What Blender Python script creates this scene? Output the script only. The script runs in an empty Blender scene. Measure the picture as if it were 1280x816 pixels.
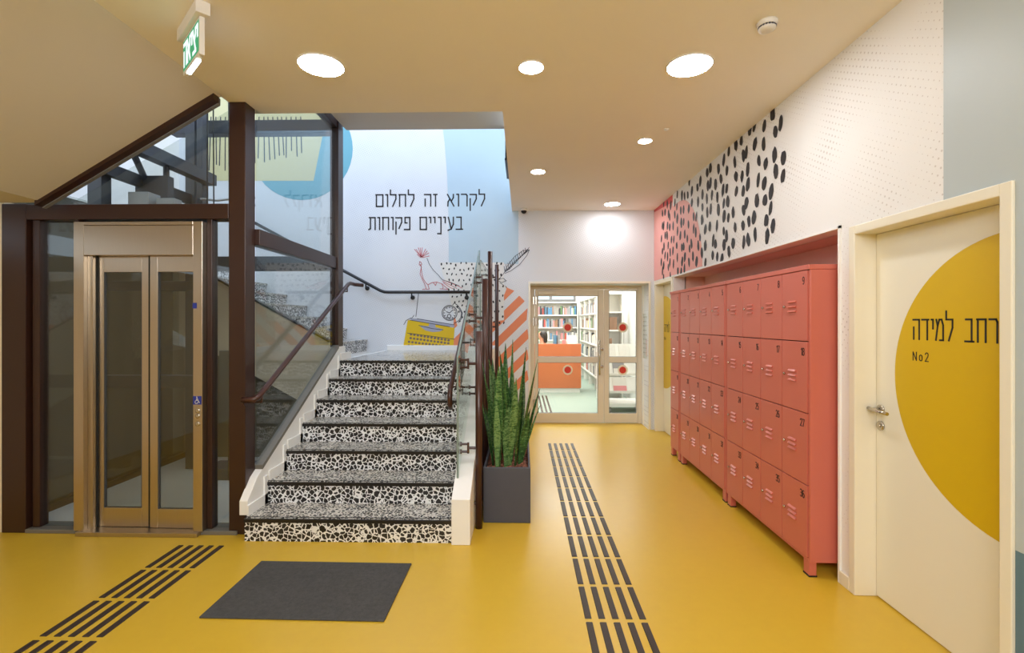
import bpy, bmesh, math, random
from mathutils import Vector, Matrix
PI = math.pi
S = bpy.context.scene
COL = S.collection

# ------------------------------------------------------------------ camera, world, light, exposure
CAM_H = 1.54
YAW = 13 / 605
cam_d = bpy.data.cameras.new('camera'); cam = bpy.data.objects.new('camera', cam_d); COL.objects.link(cam)
cam.location = (0, 0, CAM_H); cam.rotation_euler = (PI / 2, 0, YAW)
cam_d.sensor_width = 36; cam_d.lens = 605 / 1280 * 36; cam_d.shift_y = -6 / 1280
cam_d.clip_start = 0.02; cam_d.clip_end = 200
S.camera = cam
S.view_settings.view_transform = 'Standard'; S.view_settings.look = 'None'
S.view_settings.exposure = 0.0; S.view_settings.gamma = 1.0; S.view_settings.use_curve_mapping = False
S.cycles.use_denoising = True
S.cycles.max_bounces = 10; S.cycles.diffuse_bounces = 5; S.cycles.glossy_bounces = 4
S.cycles.transmission_bounces = 6; S.cycles.transparent_max_bounces = 16
S.cycles.sample_clamp_indirect = 6.0; S.cycles.caustics_reflective = False; S.cycles.caustics_refractive = False

w = bpy.data.worlds.new('sky'); S.world = w; w.use_nodes = True
bg = w.node_tree.nodes['Background']; bg.inputs[0].default_value = (0.80, 0.90, 1.0, 1); bg.inputs[1].default_value = 1.6

LAMP = 80.0           # radiance of the round downlights
LAMP_COL = (0.97, 0.975, 0.99)
def area(name, loc, rot, sx, sy, power, col):
    d = bpy.data.lights.new(name, 'AREA'); d.shape = 'RECTANGLE'; d.size = sx; d.size_y = sy
    d.energy = power; d.color = col
    o = bpy.data.objects.new(name, d); COL.objects.link(o); o.location = loc; o.rotation_euler = rot
    return o
area('stairwell_daylight', (-2.4, 4.9, 6.4), (math.radians(4), 0, 0), 4.6, 2.8, 160, (0.62, 0.76, 1.0))
area('library_lamp', (0.9, 11.0, 3.0), (0, 0, 0), 3.2, 5.0, 330, (1.0, 0.97, 0.92))
area('added_lobby_fill', (-0.3, -1.4, 2.85), (math.radians(48), 0, 0), 3.4, 1.0, 150, (0.955, 0.975, 1.0))  # added unseen fill behind the camera, tilted forward to whiten the stair fronts

# ------------------------------------------------------------------ materials
def lin(c):
    return tuple(((v / 255) / 12.92 if v / 255 <= 0.04045 else (((v / 255) + 0.055) / 1.055) ** 2.4) for v in c)
class N:
    def __init__(s, name):
        s.m = bpy.data.materials.new(name); s.m.use_nodes = True
        s.t = s.m.node_tree; s.b = s.t.nodes['Principled BSDF']; s.out = s.t.nodes['Material Output']
    def n(s, typ, **kw):
        nd = s.t.nodes.new(typ)
        for k, v in kw.items(): setattr(nd, k, v)
        return nd
    def l(s, a, b): s.t.links.new(a, b)
    def set(s, **kw):
        for k, v in kw.items():
            k = {'color': 'Base Color', 'rough': 'Roughness', 'metal': 'Metallic', 'spec': 'Specular IOR Level', 'coat': 'Coat Weight', 'coatr': 'Coat Roughness'}[k]
            s.b.inputs[k].default_value = v if not isinstance(v, tuple) else (*v, 1)
        return s
    def mix(s, fac, a, b, blend='MIX'):
        m = s.n('ShaderNodeMix', data_type='RGBA', blend_type=blend)
        for sock, v in ((m.inputs[0], fac), (m.inputs[6], a), (m.inputs[7], b)):
            if isinstance(v, (int, float)): sock.default_value = v
            elif isinstance(v, tuple): sock.default_value = (*v, 1)
            else: s.l(v, sock)
        return m.outputs[2]
    def math(s, op, a, b=0.0, c=0.0):
        m = s.n('ShaderNodeMath', operation=op)
        for sock, v in zip(m.inputs, (a, b, c)):
            if isinstance(v, (int, float)): sock.default_value = v
            else: s.l(v, sock)
        return m.outputs[0]
    def pos(s): return s.n('ShaderNodeNewGeometry').outputs['Position']
    def objco(s): return s.n('ShaderNodeTexCoord').outputs['Object']
    def noise(s, vec, scale, detail=3.0, rough=0.5):
        n = s.n('ShaderNodeTexNoise'); n.inputs['Scale'].default_value = scale; n.inputs['Detail'].default_value = detail
        n.inputs['Roughness'].default_value = rough; s.l(vec, n.inputs['Vector']); return n.outputs['Fac']
    def ramp(s, fac, stops):
        r = s.n('ShaderNodeValToRGB'); s.l(fac, r.inputs[0]); e = r.color_ramp.elements
        while len(e) < len(stops): e.new(0.5)
        for el, (p, c) in zip(e, stops): el.position = p; el.color = (*c, 1)
        return r.outputs[0]
    def color(s, sock): s.l(sock, s.b.inputs['Base Color']); return s
    def bump(s, h, strength=0.2, dist=0.01):
        b = s.n('ShaderNodeBump'); b.inputs['Strength'].default_value = strength; b.inputs['Distance'].default_value = dist
        s.l(h, b.inputs['Height']); s.l(b.outputs[0], s.b.inputs['Normal']); return s

def plain(name, rgb, rough=0.5, var=0.06, metal=0.0, scale=9.0, spec=0.5):
    k = N(name); k.set(rough=rough, metal=metal, spec=spec)
    c = lin(rgb); f = k.noise(k.objco(), scale)
    k.color(k.mix(f, tuple(v * (1 - var) for v in c), tuple(min(1, v * (1 + var)) for v in c)))
    return k.m
def emit(name, rgb, strength):
    k = N(name); k.set(color=(0.05, 0.05, 0.05))
    k.b.inputs['Emission Color'].default_value = (*rgb, 1); k.b.inputs['Emission Strength'].default_value = strength
    return k.m
def glass(name, tint, rmax=0.96, r0=0.035, rough=0.0):
    k = N(name); k.t.nodes.remove(k.b)
    tr = k.n('ShaderNodeBsdfTransparent'); tr.inputs[0].default_value = (*tint, 1)
    gl = k.n('ShaderNodeBsdfGlossy'); gl.inputs['Roughness'].default_value = rough; gl.inputs[0].default_value = (1, 1, 1, 1)
    lw = k.n('ShaderNodeLayerWeight'); lw.inputs[0].default_value = 0.5
    p = k.math('POWER', lw.outputs['Facing'], 5.0)
    f = k.math('MULTIPLY_ADD', p, rmax - r0, r0)
    mx = k.n('ShaderNodeMixShader'); k.l(f, mx.inputs[0]); k.l(tr.outputs[0], mx.inputs[1]); k.l(gl.outputs[0], mx.inputs[2])
    k.l(mx.outputs[0], k.out.inputs[0]); return k.m

M = {}
# yellow poured resin floor
k = N('yellow_resin'); k.set(rough=0.30, spec=0.5)
f = k.noise(k.pos(), 1.3, 5, 0.6); f2 = k.noise(k.pos(), 14, 4, 0.6)
c1 = k.mix(f, lin((211, 171, 44)), lin((221, 184, 62)))
c2 = k.mix(k.math('MULTIPLY', f2, 0.35), c1, lin((199, 157, 40)))
k.color(c2); r = k.math('MULTIPLY_ADD', f, 0.12, 0.25); k.l(r, k.b.inputs['Roughness'])
M['floor'] = k.m
M['ceil'] = plain('cream_ceiling_paint', (246, 241, 233), 0.8, 0.02, scale=2)
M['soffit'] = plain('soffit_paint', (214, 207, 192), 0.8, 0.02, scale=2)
M['pit'] = plain('light_grey_concrete', (206, 204, 196), 0.5, 0.05, scale=5)
M['underwall'] = plain('dark_olive_shade', (112, 106, 92), 0.6, 0.05, scale=3)  # darkness of unlit spaces round the shaft, put into the colour
M['white'] = plain('white_paint', (244, 243, 241), 0.6, 0.02, scale=3)
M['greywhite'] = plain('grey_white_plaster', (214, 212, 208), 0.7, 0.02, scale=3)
M['cream'] = plain('cream_wall', (226, 214, 190), 0.6, 0.03, scale=3)
def dotted_wall(name, base, dot, cell, radius, axis, strength, mask_scale):
    """paint with a fine printed dot pattern that comes and goes"""
    k = N(name); k.set(rough=0.55)
    sep = k.n('ShaderNodeSeparateXYZ'); k.l(k.pos(), sep.inputs[0])
    u0 = sep.outputs[axis]; v0 = sep.outputs[2]
    u = k.math('ADD', k.math('MULTIPLY', u0, 0.87), k.math('MULTIPLY', v0, 0.5))
    v = k.math('SUBTRACT', k.math('MULTIPLY', v0, 0.87), k.math('MULTIPLY', u0, 0.5))
    fu = k.math('SUBTRACT', k.math('FRACT', k.math('DIVIDE', u, cell)), 0.5)
    fv = k.math('SUBTRACT', k.math('FRACT', k.math('DIVIDE', v, cell)), 0.5)
    d = k.math('SQRT', k.math('ADD', k.math('POWER', k.math('ABSOLUTE', fu), 2), k.math('POWER', k.math('ABSOLUTE', fv), 2)))
    msk = k.noise(k.pos(), mask_scale, 2)
    rr = k.math('MULTIPLY', k.math('SUBTRACT', msk, 0.36), radius * 3)
    on = k.math('MULTIPLY', k.math('LESS_THAN', d, rr), strength)
    k.color(k.mix(on, lin(base), lin(dot))); return k.m
M['wall_r'] = dotted_wall('white_wall_with_faint_dots', (238, 236, 235), (150, 128, 118), 0.034, 0.20, 1, 0.38, 2.2)
M['wall_b'] = dotted_wall('pale_wall_with_faint_dots', (226, 229, 234), (120, 112, 136), 0.027, 0.20, 0, 0.38, 1.8)
M['sky_paint'] = plain('sky_blue_paint', (188, 210, 224), 0.55, 0.02, scale=3)
M['teal_paint'] = plain('teal_paint', (112, 174, 190), 0.55, 0.02)
M['sand_paint'] = plain('sand_yellow_paint', (214, 206, 160), 0.55, 0.02)
M['pink_paint'] = plain('pink_paint', (240, 172, 164), 0.5, 0.03)
M['rose_paint'] = plain('dark_rose_paint', (214, 84, 88), 0.5, 0.03)
M['black_paint'] = plain('black_paint', (34, 32, 36), 0.55, 0.1)
M['ink'] = plain('dark_ink_lines', (52, 54, 70), 0.6, 0.1)
M['red_ink'] = plain('red_ink_lines', (200, 96, 104), 0.6, 0.1)
M['orange_paint'] = plain('orange_paint', (234, 140, 98), 0.55, 0.03)
M['patch_white'] = plain('white_patch_paint', (232, 230, 226), 0.6, 0.02)
M['type_yellow'] = plain('typewriter_yellow_paint', (226, 188, 14), 0.5, 0.03)
M['lavender_grey'] = plain('lavender_grey_paint', (164, 166, 184), 0.5, 0.05)
M['key_brown'] = plain('brown_grey_keys', (126, 108, 92), 0.6, 0.1)
M['pale_lines'] = plain('pale_grey_print', (196, 196, 188), 0.6, 0.05)
M['bluegrey'] = plain('blue_grey_paint', (186, 196, 200), 0.45, 0.02, scale=2)
M['steelblue'] = plain('steel_blue_paint', (92, 124, 142), 0.45, 0.02, scale=2)
M['door'] = plain('cream_door_laminate', (239, 234, 218), 0.38, 0.02, scale=3)
M['doorframe'] = plain('cream_frame_enamel', (239, 232, 213), 0.35, 0.02, scale=3)
M['circle_yellow'] = plain('yellow_vinyl', (216, 180, 18), 0.4, 0.03, scale=2)
M['alu'] = plain('champagne_aluminium', (228, 218, 200), 0.42, 0.03, scale=5)
M['niche'] = plain('pale_salmon_niche_paint', (240, 204, 188), 0.5, 0.03)
M['locker'] = plain('salmon_locker_enamel', (206, 110, 94), 0.36, 0.03, scale=4)
M['locker_dark'] = plain('dark_gap', (96, 40, 34), 0.7, 0.05)
M['chrome'] = plain('brushed_chrome', (196, 190, 180), 0.25, 0.05, metal=1.0)
M['brown'] = plain('dark_brown_steel_enamel', (54, 31, 23), 0.34, 0.08, scale=6)
M['rail'] = plain('brown_handrail_enamel', (68, 39, 32), 0.3, 0.08, scale=6)
M['blackrail'] = plain('black_handrail_enamel', (36, 34, 36), 0.35, 0.1)
M['greysteel'] = plain('grey_shaft_steel', (70, 73, 80), 0.45, 0.08)
M['perf'] = plain('dark_green_grey_mesh', (104, 108, 100), 0.6, 0.15, scale=120)
M['galv'] = plain('galvanised_box', (168, 170, 170), 0.45, 0.1, metal=0.1)
M['rubber'] = plain('black_rubber', (28, 26, 24), 0.6, 0.15)
M['slate'] = plain('slate_grey_fibre', (74, 76, 88), 0.55, 0.08, scale=14)
M['tactile'] = plain('dark_tactile_strip', (58, 46, 40), 0.5, 0.15, scale=30)
M['plastic'] = plain('white_plastic', (230, 226, 220), 0.4, 0.02)
M['grey_plastic'] = plain('grey_plastic', (120, 120, 122), 0.4, 0.05)
M['red_dot'] = plain('red_vinyl', (218, 58, 40), 0.5, 0.04)
M['ring'] = plain('cream_vinyl', (240, 228, 204), 0.5, 0.03)
M['blue_sign'] = plain('blue_sign', (36, 52, 150), 0.4, 0.04)
M['lib_white'] = plain('white_shelf_laminate', (238, 236, 230), 0.45, 0.02)
M['lib_floor'] = plain('pale_green_vinyl_floor', (150, 168, 156), 0.6, 0.03, scale=2)
M['orange_counter'] = plain('orange_counter_laminate', (206, 114, 72), 0.3, 0.03)
M['pages'] = plain('page_edges', (232, 226, 208), 0.8, 0.05)
M['skin'] = plain('skin', (196, 142, 112), 0.5, 0.04)
M['hair'] = plain('dark_hair', (34, 26, 24), 0.5, 0.2)
M['red_cloth'] = plain('red_pink_cloth', (214, 62, 76), 0.8, 0.08)
M['navy_cloth'] = plain('navy_cloth', (44, 50, 74), 0.8, 0.08)
M['lamp'] = emit('lit_diffuser', LAMP_COL, LAMP)
M['exit_strip'] = emit('lit_exit_strip', (0.85, 1.0, 0.95), 9.0)
M['exit_green'] = emit('lit_green_face', (0.0, 0.42, 0.17), 0.8)
M['exit_white'] = emit('lit_white_letters', (0.9, 1.0, 1.0), 1.05)
M['glass_shaft'] = glass('tinted_shaft_glass', (0.88, 0.90, 0.885), 0.9, 0.05)
M['glass_car'] = glass('smoked_lift_glass', (0.78, 0.78, 0.72), 0.9, 0.06)
M['glass_clear'] = glass('clear_glass', (0.965, 0.98, 0.97), 0.8, 0.02)
M['glass_rail'] = glass('green_balustrade_glass', (0.76, 0.84, 0.80), 0.8, 0.04)
M['glass_edge'] = plain('polished_glass_edge', (128, 144, 140), 0.2, 0.05)
M['glass_skirt'] = plain('grey_glazing_rail', (116, 112, 104), 0.4, 0.05)
# brushed stainless steel
k = N('brushed_stainless'); k.set(metal=1.0, rough=0.34)
mp = k.n('ShaderNodeMapping'); mp.inputs['Scale'].default_value = (60, 60, 1.5); k.l(k.objco(), mp.inputs[0])
f = k.noise(mp.outputs[0], 4, 3); k.color(k.mix(f, lin((188, 176, 160)), lin((198, 186, 170)))); k.l(k.math('MULTIPLY_ADD', f, 0.05, 0.27), k.b.inputs['Roughness'])
M['steel'] = k.m
# terrazzo: black stone chips in a white binder
def terrazzo(name, scale, gap, white, black, rough, light=0.0):
    k = N(name); k.set(rough=rough, spec=0.5)
    nz = k.n('ShaderNodeTexNoise'); nz.inputs['Scale'].default_value = 55; k.l(k.pos(), nz.inputs['Vector'])
    va = k.n('ShaderNodeVectorMath', operation='SCALE'); k.l(nz.outputs['Color'], va.inputs[0]); va.inputs['Scale'].default_value = 0.016
    vb = k.n('ShaderNodeVectorMath', operation='ADD'); k.l(k.pos(), vb.inputs[0]); k.l(va.outputs[0], vb.inputs[1])
    v = k.n('ShaderNodeTexVoronoi', feature='DISTANCE_TO_EDGE'); v.inputs['Scale'].default_value = scale; k.l(vb.outputs[0], v.inputs['Vector'])
    v2 = k.n('ShaderNodeTexVoronoi', feature='F1'); v2.inputs['Scale'].default_value = scale; k.l(vb.outputs[0], v2.inputs['Vector'])
    sp = k.n('ShaderNodeSeparateColor'); k.l(v2.outputs['Color'], sp.inputs[0])
    g = k.math('MULTIPLY_ADD', k.math('POWER', sp.outputs[0], 2.0), gap * 1.6, gap * 0.62)
    chip = k.math('GREATER_THAN', v.outputs['Distance'], g)
    bl = k.mix(sp.outputs[1], lin(black), tuple(x * 2.2 + 0.006 for x in lin(black)))
    k.color(k.mix(chip, lin(white), bl)); return k.m
M['terrazzo'] = terrazzo('terrazzo_riser', 30, 0.085, (241, 242, 244), (22, 21, 22), 0.3)
M['tread'] = terrazzo('terrazzo_tread', 38, 0.12, (214, 210, 202), (40, 39, 39), 0.2)  # greyer, paler copy of the riser mix; tread reflection put into the colour
M['nosing'] = plain('dark_nosing', (30, 27, 25), 0.4, 0.1)
# mat
k = N('charcoal_mat'); k.set(rough=0.95, spec=0.1)
f = k.noise(k.pos(), 48, 8, 0.85); f2 = k.noise(k.pos(), 5, 3)
c = k.mix(f, lin((22, 22, 23)), lin((116, 115, 114))); k.color(k.mix(k.math('MULTIPLY', f2, 0.5), c, lin((66, 65, 65)))); k.bump(f, 0.6, 0.004)
M['mat'] = k.m
# bark chips
k = N('red_brown_bark'); k.set(rough=0.9)
v = k.n('ShaderNodeTexVoronoi'); v.inputs['Scale'].default_value = 70; k.l(k.objco(), v.inputs['Vector'])
sp = k.n('ShaderNodeSeparateColor'); k.l(v.outputs['Color'], sp.inputs[0])
k.color(k.ramp(sp.outputs[0], [(0, lin((74, 40, 28))), (0.5, lin((138, 82, 62))), (1, lin((176, 122, 98)))])); k.bump(v.outputs['Distance'], 0.8, 0.01)
M['bark'] = k.m
# snake plant leaf: cross bands of pale grey-green
k = N('snake_plant_leaf'); k.set(rough=0.36)
mp = k.n('ShaderNodeMapping'); mp.inputs['Scale'].default_value = (22, 22, 52); k.l(k.objco(), mp.inputs[0])
f = k.noise(mp.outputs[0], 1.5, 4, 0.7); rnd = k.n('ShaderNodeObjectInfo').outputs['Random']
f = k.math('ADD', f, k.math('MULTIPLY_ADD', rnd, 0.16, -0.08))
k.color(k.ramp(f, [(0.34, lin((26, 58, 28))), (0.49, lin((58, 104, 50))), (0.62, lin((128, 160, 100))), (0.78, lin((70, 118, 60)))]))
M['leaf'] = k.m
M['leaf_pale'] = plain('pale_leaf_edge', (178, 188, 110), 0.4, 0.06)

# ------------------------------------------------------------------ mesh helpers (world coordinates in, local coordinates stored)
class MB:
    def __init__(s): s.v = []; s.f = []; s.mi = []; s.cur = 0
    def face(s, idx): s.f.append(idx); s.mi.append(s.cur)
    def box(s, x0, x1, y0, y1, z0, z1):
        return s.hexa([(x0, y0, z0), (x1, y0, z0), (x1, y1, z0), (x0, y1, z0), (x0, y0, z1), (x1, y0, z1), (x1, y1, z1), (x0, y1, z1)])
    def hexa(s, p):
        b = len(s.v); s.v += [tuple(q) for q in p]
        for q in ((3, 2, 1, 0), (4, 5, 6, 7), (0, 1, 5, 4), (1, 2, 6, 5), (2, 3, 7, 6), (3, 0, 4, 7)): s.face([b + i for i in q])
        return s
    def prism(s, pts, ext):
        """polygon (3-D points) pushed along ext"""
        n = len(pts); b = len(s.v); e = Vector(ext)
        s.v += [tuple(Vector(p)) for p in pts] + [tuple(Vector(p) + e) for p in pts]
        s.face([b + i for i in range(n)][::-1]); s.face([b + n + i for i in range(n)])
        for i in range(n): j = (i + 1) % n; s.face([b + i, b + j, b + n + j, b + n + i])
        return s
    def poly(s, pts):
        b = len(s.v); s.v += [tuple(p) for p in pts]; s.face(list(range(b, b + len(pts)))); return s
    def tube(s, path, r, seg=10, caps=True):
        path = [Vector(p) for p in path]; n = len(path); rings = []
        rs = r if isinstance(r, (list, tuple)) else [r] * n
        t = (path[1] - path[0]).normalized(); up = Vector((0, 0, 1)) if abs(t.z) < 0.9 else Vector((1, 0, 0))
        nn = t.cross(up).normalized()
        for i, p in enumerate(path):
            if i == 0: t = path[1] - path[0]
            elif i == n - 1: t = path[-1] - path[-2]
            else: t = (path[i + 1] - p).normalized() + (p - path[i - 1]).normalized()
            t = t.normalized(); nn = (nn - t * nn.dot(t)).normalized(); bb = t.cross(nn)
            base = len(s.v); rings.append(base)
            for a in range(seg):
                an = 2 * PI * a / seg
                s.v.append(tuple(p + (nn * math.cos(an) + bb * math.sin(an)) * rs[i]))
        for i in range(n - 1):
            for a in range(seg):
                c = (a + 1) % seg; s.face([rings[i] + a, rings[i] + c, rings[i + 1] + c, rings[i + 1] + a])
        if caps:
            s.face([rings[0] + a for a in range(seg)][::-1]); s.face([rings[-1] + a for a in range(seg)])
        return s
    def lathe(s, prof, c, axis=(0, 0, 1), seg=24, caps=True):
        """prof: (radius, height along axis) from first to last; closed at both ends"""
        ax = Vector(axis).normalized(); u = ax.orthogonal().normalized(); vv = ax.cross(u); c = Vector(c); rings = []
        for r, h in prof:
            rings.append(len(s.v))
            for a in range(seg):
                an = 2 * PI * a / seg
                s.v.append(tuple(c + ax * h + (u * math.cos(an) + vv * math.sin(an)) * max(r, 1e-4)))
        for i in range(len(rings) - 1):
            for a in range(seg):
                d = (a + 1) % seg; s.face([rings[i] + a, rings[i] + d, rings[i + 1] + d, rings[i + 1] + a])
        if caps: s.face([rings[0] + a for a in range(seg)][::-1]); s.face([rings[-1] + a for a in range(seg)])
        return s
    def cyl(s, c, r, h, axis=(0, 0, 1), seg=24): return s.lathe([(r, 0), (r, h)], c, axis, seg)

def origin(o):
    v = Vector((0, 0, 0))
    while o is not None: v = v + o.location; o = o.parent
    return v
def build(name, mb, mats, parent=None, at=None, bevel=0.0, smooth=False, bseg=2):
    me = bpy.data.meshes.new(name)
    o = bpy.data.objects.new(name, me); COL.objects.link(o)
    if parent is not None: o.parent = parent
    if at is not None: o.location = Vector(at) - (origin(parent) if parent is not None else Vector((0, 0, 0)))
    off = origin(o)
    me.from_pydata([tuple(Vector(v) - off) for v in mb.v], [], mb.f)
    mats = mats if isinstance(mats, (list, tuple)) else [mats]
    for m in mats: me.materials.append(M[m] if isinstance(m, str) else m)
    for p, i in zip(me.polygons, mb.mi): p.material_index = i; p.use_smooth = smooth
    bm = bmesh.new(); bm.from_mesh(me); bmesh.ops.recalc_face_normals(bm, faces=bm.faces); bm.to_mesh(me); bm.free()
    if bevel:
        b = o.modifiers.new('edge', 'BEVEL'); b.width = bevel; b.segments = bseg; b.limit_method = 'ANGLE'; b.angle_limit = math.radians(40)
    if smooth:
        for p in me.polygons: p.use_smooth = len(p.vertices) < 9
    return o
def tag(o, label, cat, group=None, kind=None):
    o['label'] = label; o['category'] = cat
    if group: o['group'] = group
    if kind: o['kind'] = kind
    return o
def struct(name, mb, mats, label, cat, **kw): return tag(build(name, mb, mats, **kw), label, cat, kind='structure')
def thing(name, label, cat, loc, group=None, kind=None):
    o = bpy.data.objects.new(name, None); COL.objects.link(o); o.location = loc; o.empty_display_size = 0.1
    return tag(o, label, cat, group, kind)
def copy_tree(o, parent=None):
    c = o.copy(); COL.objects.link(c)
    if parent is not None: c.parent = parent
    for ch in list(o.children): copy_tree(ch, c)
    return c

# rays of the camera: used only to read wall-mural outlines off the photograph in metres on the wall plane
ca, sa = math.cos(YAW), math.sin(YAW)
def _ray(px, py):
    u = (px - 640) / 605; return Vector((u * ca - sa, u * sa + ca, (402 - py) / 605))
YB = 6.95                                   # back wall plane
XR = 1.88                                   # right wall plane
def onb(px, py, d=0.0): r = _ray(px, py); t = YB / r.y; return Vector((r.x * t, YB - 0.001 - d, CAM_H + r.z * t))
def onr(px, py, d=0.0, X=XR): r = _ray(px, py); t = X / r.x; return Vector((X - 0.001 - d, r.y * t, CAM_H + r.z * t))

# monoline lettering -------------------------------------------------
G = {
 'ל': (.5, [[(0, 1.4), (0, 1), (.48, 1), (.48, .62), (.2, 0)]]),
 'ק': (.55, [[(0, .98), (.55, .98), (.55, .6), (.3, .08)], [(.02, .62), (.02, -.38)]]),
 'ר': (.5, [[(0, 1), (.42, 1), (.5, .88), (.5, 0)]]),
 'ו': (.16, [[(0, 1), (.16, 1), (.16, 0)]]),
 'א': (.56, [[(0, 1), (.56, 0)], [(.52, 1), (.52, .72), (.34, .42)], [(.03, 0), (.05, .36), (.22, .62)]]),
 'ז': (.3, [[(0, 1), (.3, 1)], [(.17, 1), (.17, 0)]]),
 'ה': (.55, [[(0, 1), (.55, 1), (.55, 0)], [(.06, .62), (.06, 0)]]),
 'ח': (.58, [[(0, 1), (.58, 1), (.58, 0)], [(.06, 1), (.06, 0)]]),
 'ם': (.62, [[(0, 1), (.62, 1), (.62, 0), (.04, 0), (.04, 1)]]),
 'ב': (.58, [[(.05, 1), (.46, 1), (.46, 0)], [(0, 0), (.6, 0)]]),
 'ע': (.5, [[(.5, 1), (.5, .42), (.3, .02), (0, -.08)], [(.03, 1), (.27, .12)]]),
 'י': (.14, [[(0, 1), (.14, 1), (.14, .55)]]),
 'נ': (.3, [[(.05, 1), (.3, 1), (.3, -.35), (0, -.35)]]),
 'פ': (.5, [[(0, 0), (.5, 0), (.5, 1), (.06, 1), (.06, .55), (.25, .55)]]),
 'ת': (.6, [[(.05, 1), (.6, 1), (.6, 0)], [(.16, 1), (.16, .08), (0, 0)]]),
 'ד': (.56, [[(0, 1), (.58, 1)], [(.46, 1), (.46, 0)]]),
 'מ': (.58, [[(0, 0), (.14, .68), (.03, 1)], [(.14, .68), (.28, 1), (.46, 1), (.58, .72), (.58, 0), (.32, 0)]]),
 'צ': (.55, [[(0, 0), (.55, 0)], [(0, 1), (.5, .05)], [(.52, 1), (.52, .75), (.3, .5)]]),
 ' ': (.42, []),
 'N': (.5, [[(0, 0), (0, 1), (.5, 0), (.5, 1)]]), 'o': (.42, [[(.21, 0), (.04, .1), (0, .35), (.04, .6), (.21, .7), (.38, .6), (.42, .35), (.38, .1), (.21, 0)]]),
 '0': (.42, [[(.12, 0), (0, .15), (0, .85), (.12, 1), (.3, 1), (.42, .85), (.42, .15), (.3, 0), (.12, 0)]]),
 '1': (.2, [[(0, .82), (.18, 1), (.18, 0)]]),
 '2': (.42, [[(0, .8), (.08, .95), (.21, 1), (.36, .95), (.42, .78), (.38, .58), (0, 0), (.44, 0)]]),
 '3': (.42, [[(0, .9), (.12, 1), (.32, 1), (.42, .86), (.42, .66), (.3, .54), (.14, .54)], [(.3, .54), (.42, .42), (.42, .14), (.32, 0), (.12, 0), (0, .1)]]),
 '4': (.44, [[(.3, 0), (.3, 1), (0, .28), (.44, .28)]]),
 '5': (.42, [[(.4, 1), (.04, 1), (.02, .56), (.28, .6), (.42, .46), (.42, .14), (.3, 0), (.1, 0), (0, .1)]]),
 '6': (.42, [[(.36, .95), (.2, 1), (.04, .84), (0, .2), (.12, 0), (.3, 0), (.42, .15), (.42, .4), (.3, .55), (.1, .54), (0, .42)]]),
 '7': (.42, [[(0, 1), (.42, 1), (.14, 0)]]),
 '8': (.42, [[(.12, .53), (.03, .66), (.03, .88), (.12, 1), (.3, 1), (.39, .88), (.39, .66), (.3, .53), (.12, .53), (0, .38), (0, .14), (.12, 0), (.3, 0), (.42, .14), (.42, .38), (.3, .53)]]),
 '9': (.42, [[(.06, .05), (.22, 0), (.38, .16), (.42, .8), (.3, 1), (.12, 1), (0, .85), (0, .6), (.12, .45), (.32, .46), (.42, .58)]]),
}
def ribbon(mb, pts, o, u, v, h, wd, n, thick=0.0012):
    """flat strokes along pts (unit coordinates scaled by h) on the plane o,u,v with normal n"""
    o, u, v, n = Vector(o), Vector(u), Vector(v), Vector(n)
    for (a, b) in zip(pts, pts[1:]):
        A = o + u * a[0] * h + v * a[1] * h; B = o + u * b[0] * h + v * b[1] * h
        d = B - A
        if d.length < 1e-6: continue
        d.normalize(); sd = n.cross(d).normalized() * wd / 2; e = d * wd * 0.42
        mb.prism([A - e - sd, B + e - sd, B + e + sd, A - e + sd], n * thick)
def text_mb(txt, start, u, v, n, h, wd, gap=.22, rtl=False, xs=1.0, mb=None):
    """start = lower left corner of the line"""
    mb = mb or MB(); seq = list(txt)[::-1] if rtl else list(txt); x = 0
    for ch in seq:
        wch, strokes = G[ch]
        for st in strokes: ribbon(mb, [((x + p[0]) * xs, p[1]) for p in st], start, u, v, h, wd, n)
        x += wch + gap
    return mb
def text_width(txt, h, gap=.22, xs=1.0): return (sum(G[c][0] + gap for c in txt) - gap) * h * xs

# ------------------------------------------------------------------ the setting
CZ = 3.13
mb = MB(); mb.box(-4.6, 2.35, -4.0, 7.4, -0.12, 0)
struct('floor', mb, 'floor', 'yellow poured resin floor of the lobby', 'floor')
# ceiling: slab with the stairwell cut out
mb = MB(); mb.box(-2.13, XR + .4, -4.0, 3.66, CZ, CZ + .32); mb.box(-0.15, XR + .4, 3.66, YB, CZ, CZ + .32)
struct('ceiling', mb, 'ceil', 'cream painted ceiling slab over the lobby, open above the stairs', 'ceiling')
# sloping underside of the upper flight, meets the ceiling along a crease
sl = 0.59; SXC = -2.12
sof = lambda x: max(CZ + (x - SXC) * sl, 2.387)
mb = MB(); xk = SXC - (CZ - 2.387) / sl
mb.prism([(SXC, -4.0, CZ), (xk, -4.0, 2.387), (-4.6, -4.0, 2.387), (-4.6, -4.0, 2.70), (xk, -4.0, 2.70), (SXC, -4.0, CZ + .3)], (0, 7.37, 0))
struct('ceiling_sloping', mb, 'soffit', 'beige sloping underside of the upper stair flight beside the ceiling', 'ceiling')
mb = MB(); mb.box(-1.93, -0.15, 3.66, 5.27, 3.64, 3.80)
struct('ceiling_stairwell', mb, 'greywhite', 'grey soffit high over the lower stair flight', 'ceiling')
mb = MB(); mb.box(-5.0, -0.15, 3.0, 7.2, 6.6, 6.7)
struct('ceiling_upper', mb, 'white', 'white ceiling high over the stairwell', 'ceiling')
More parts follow.
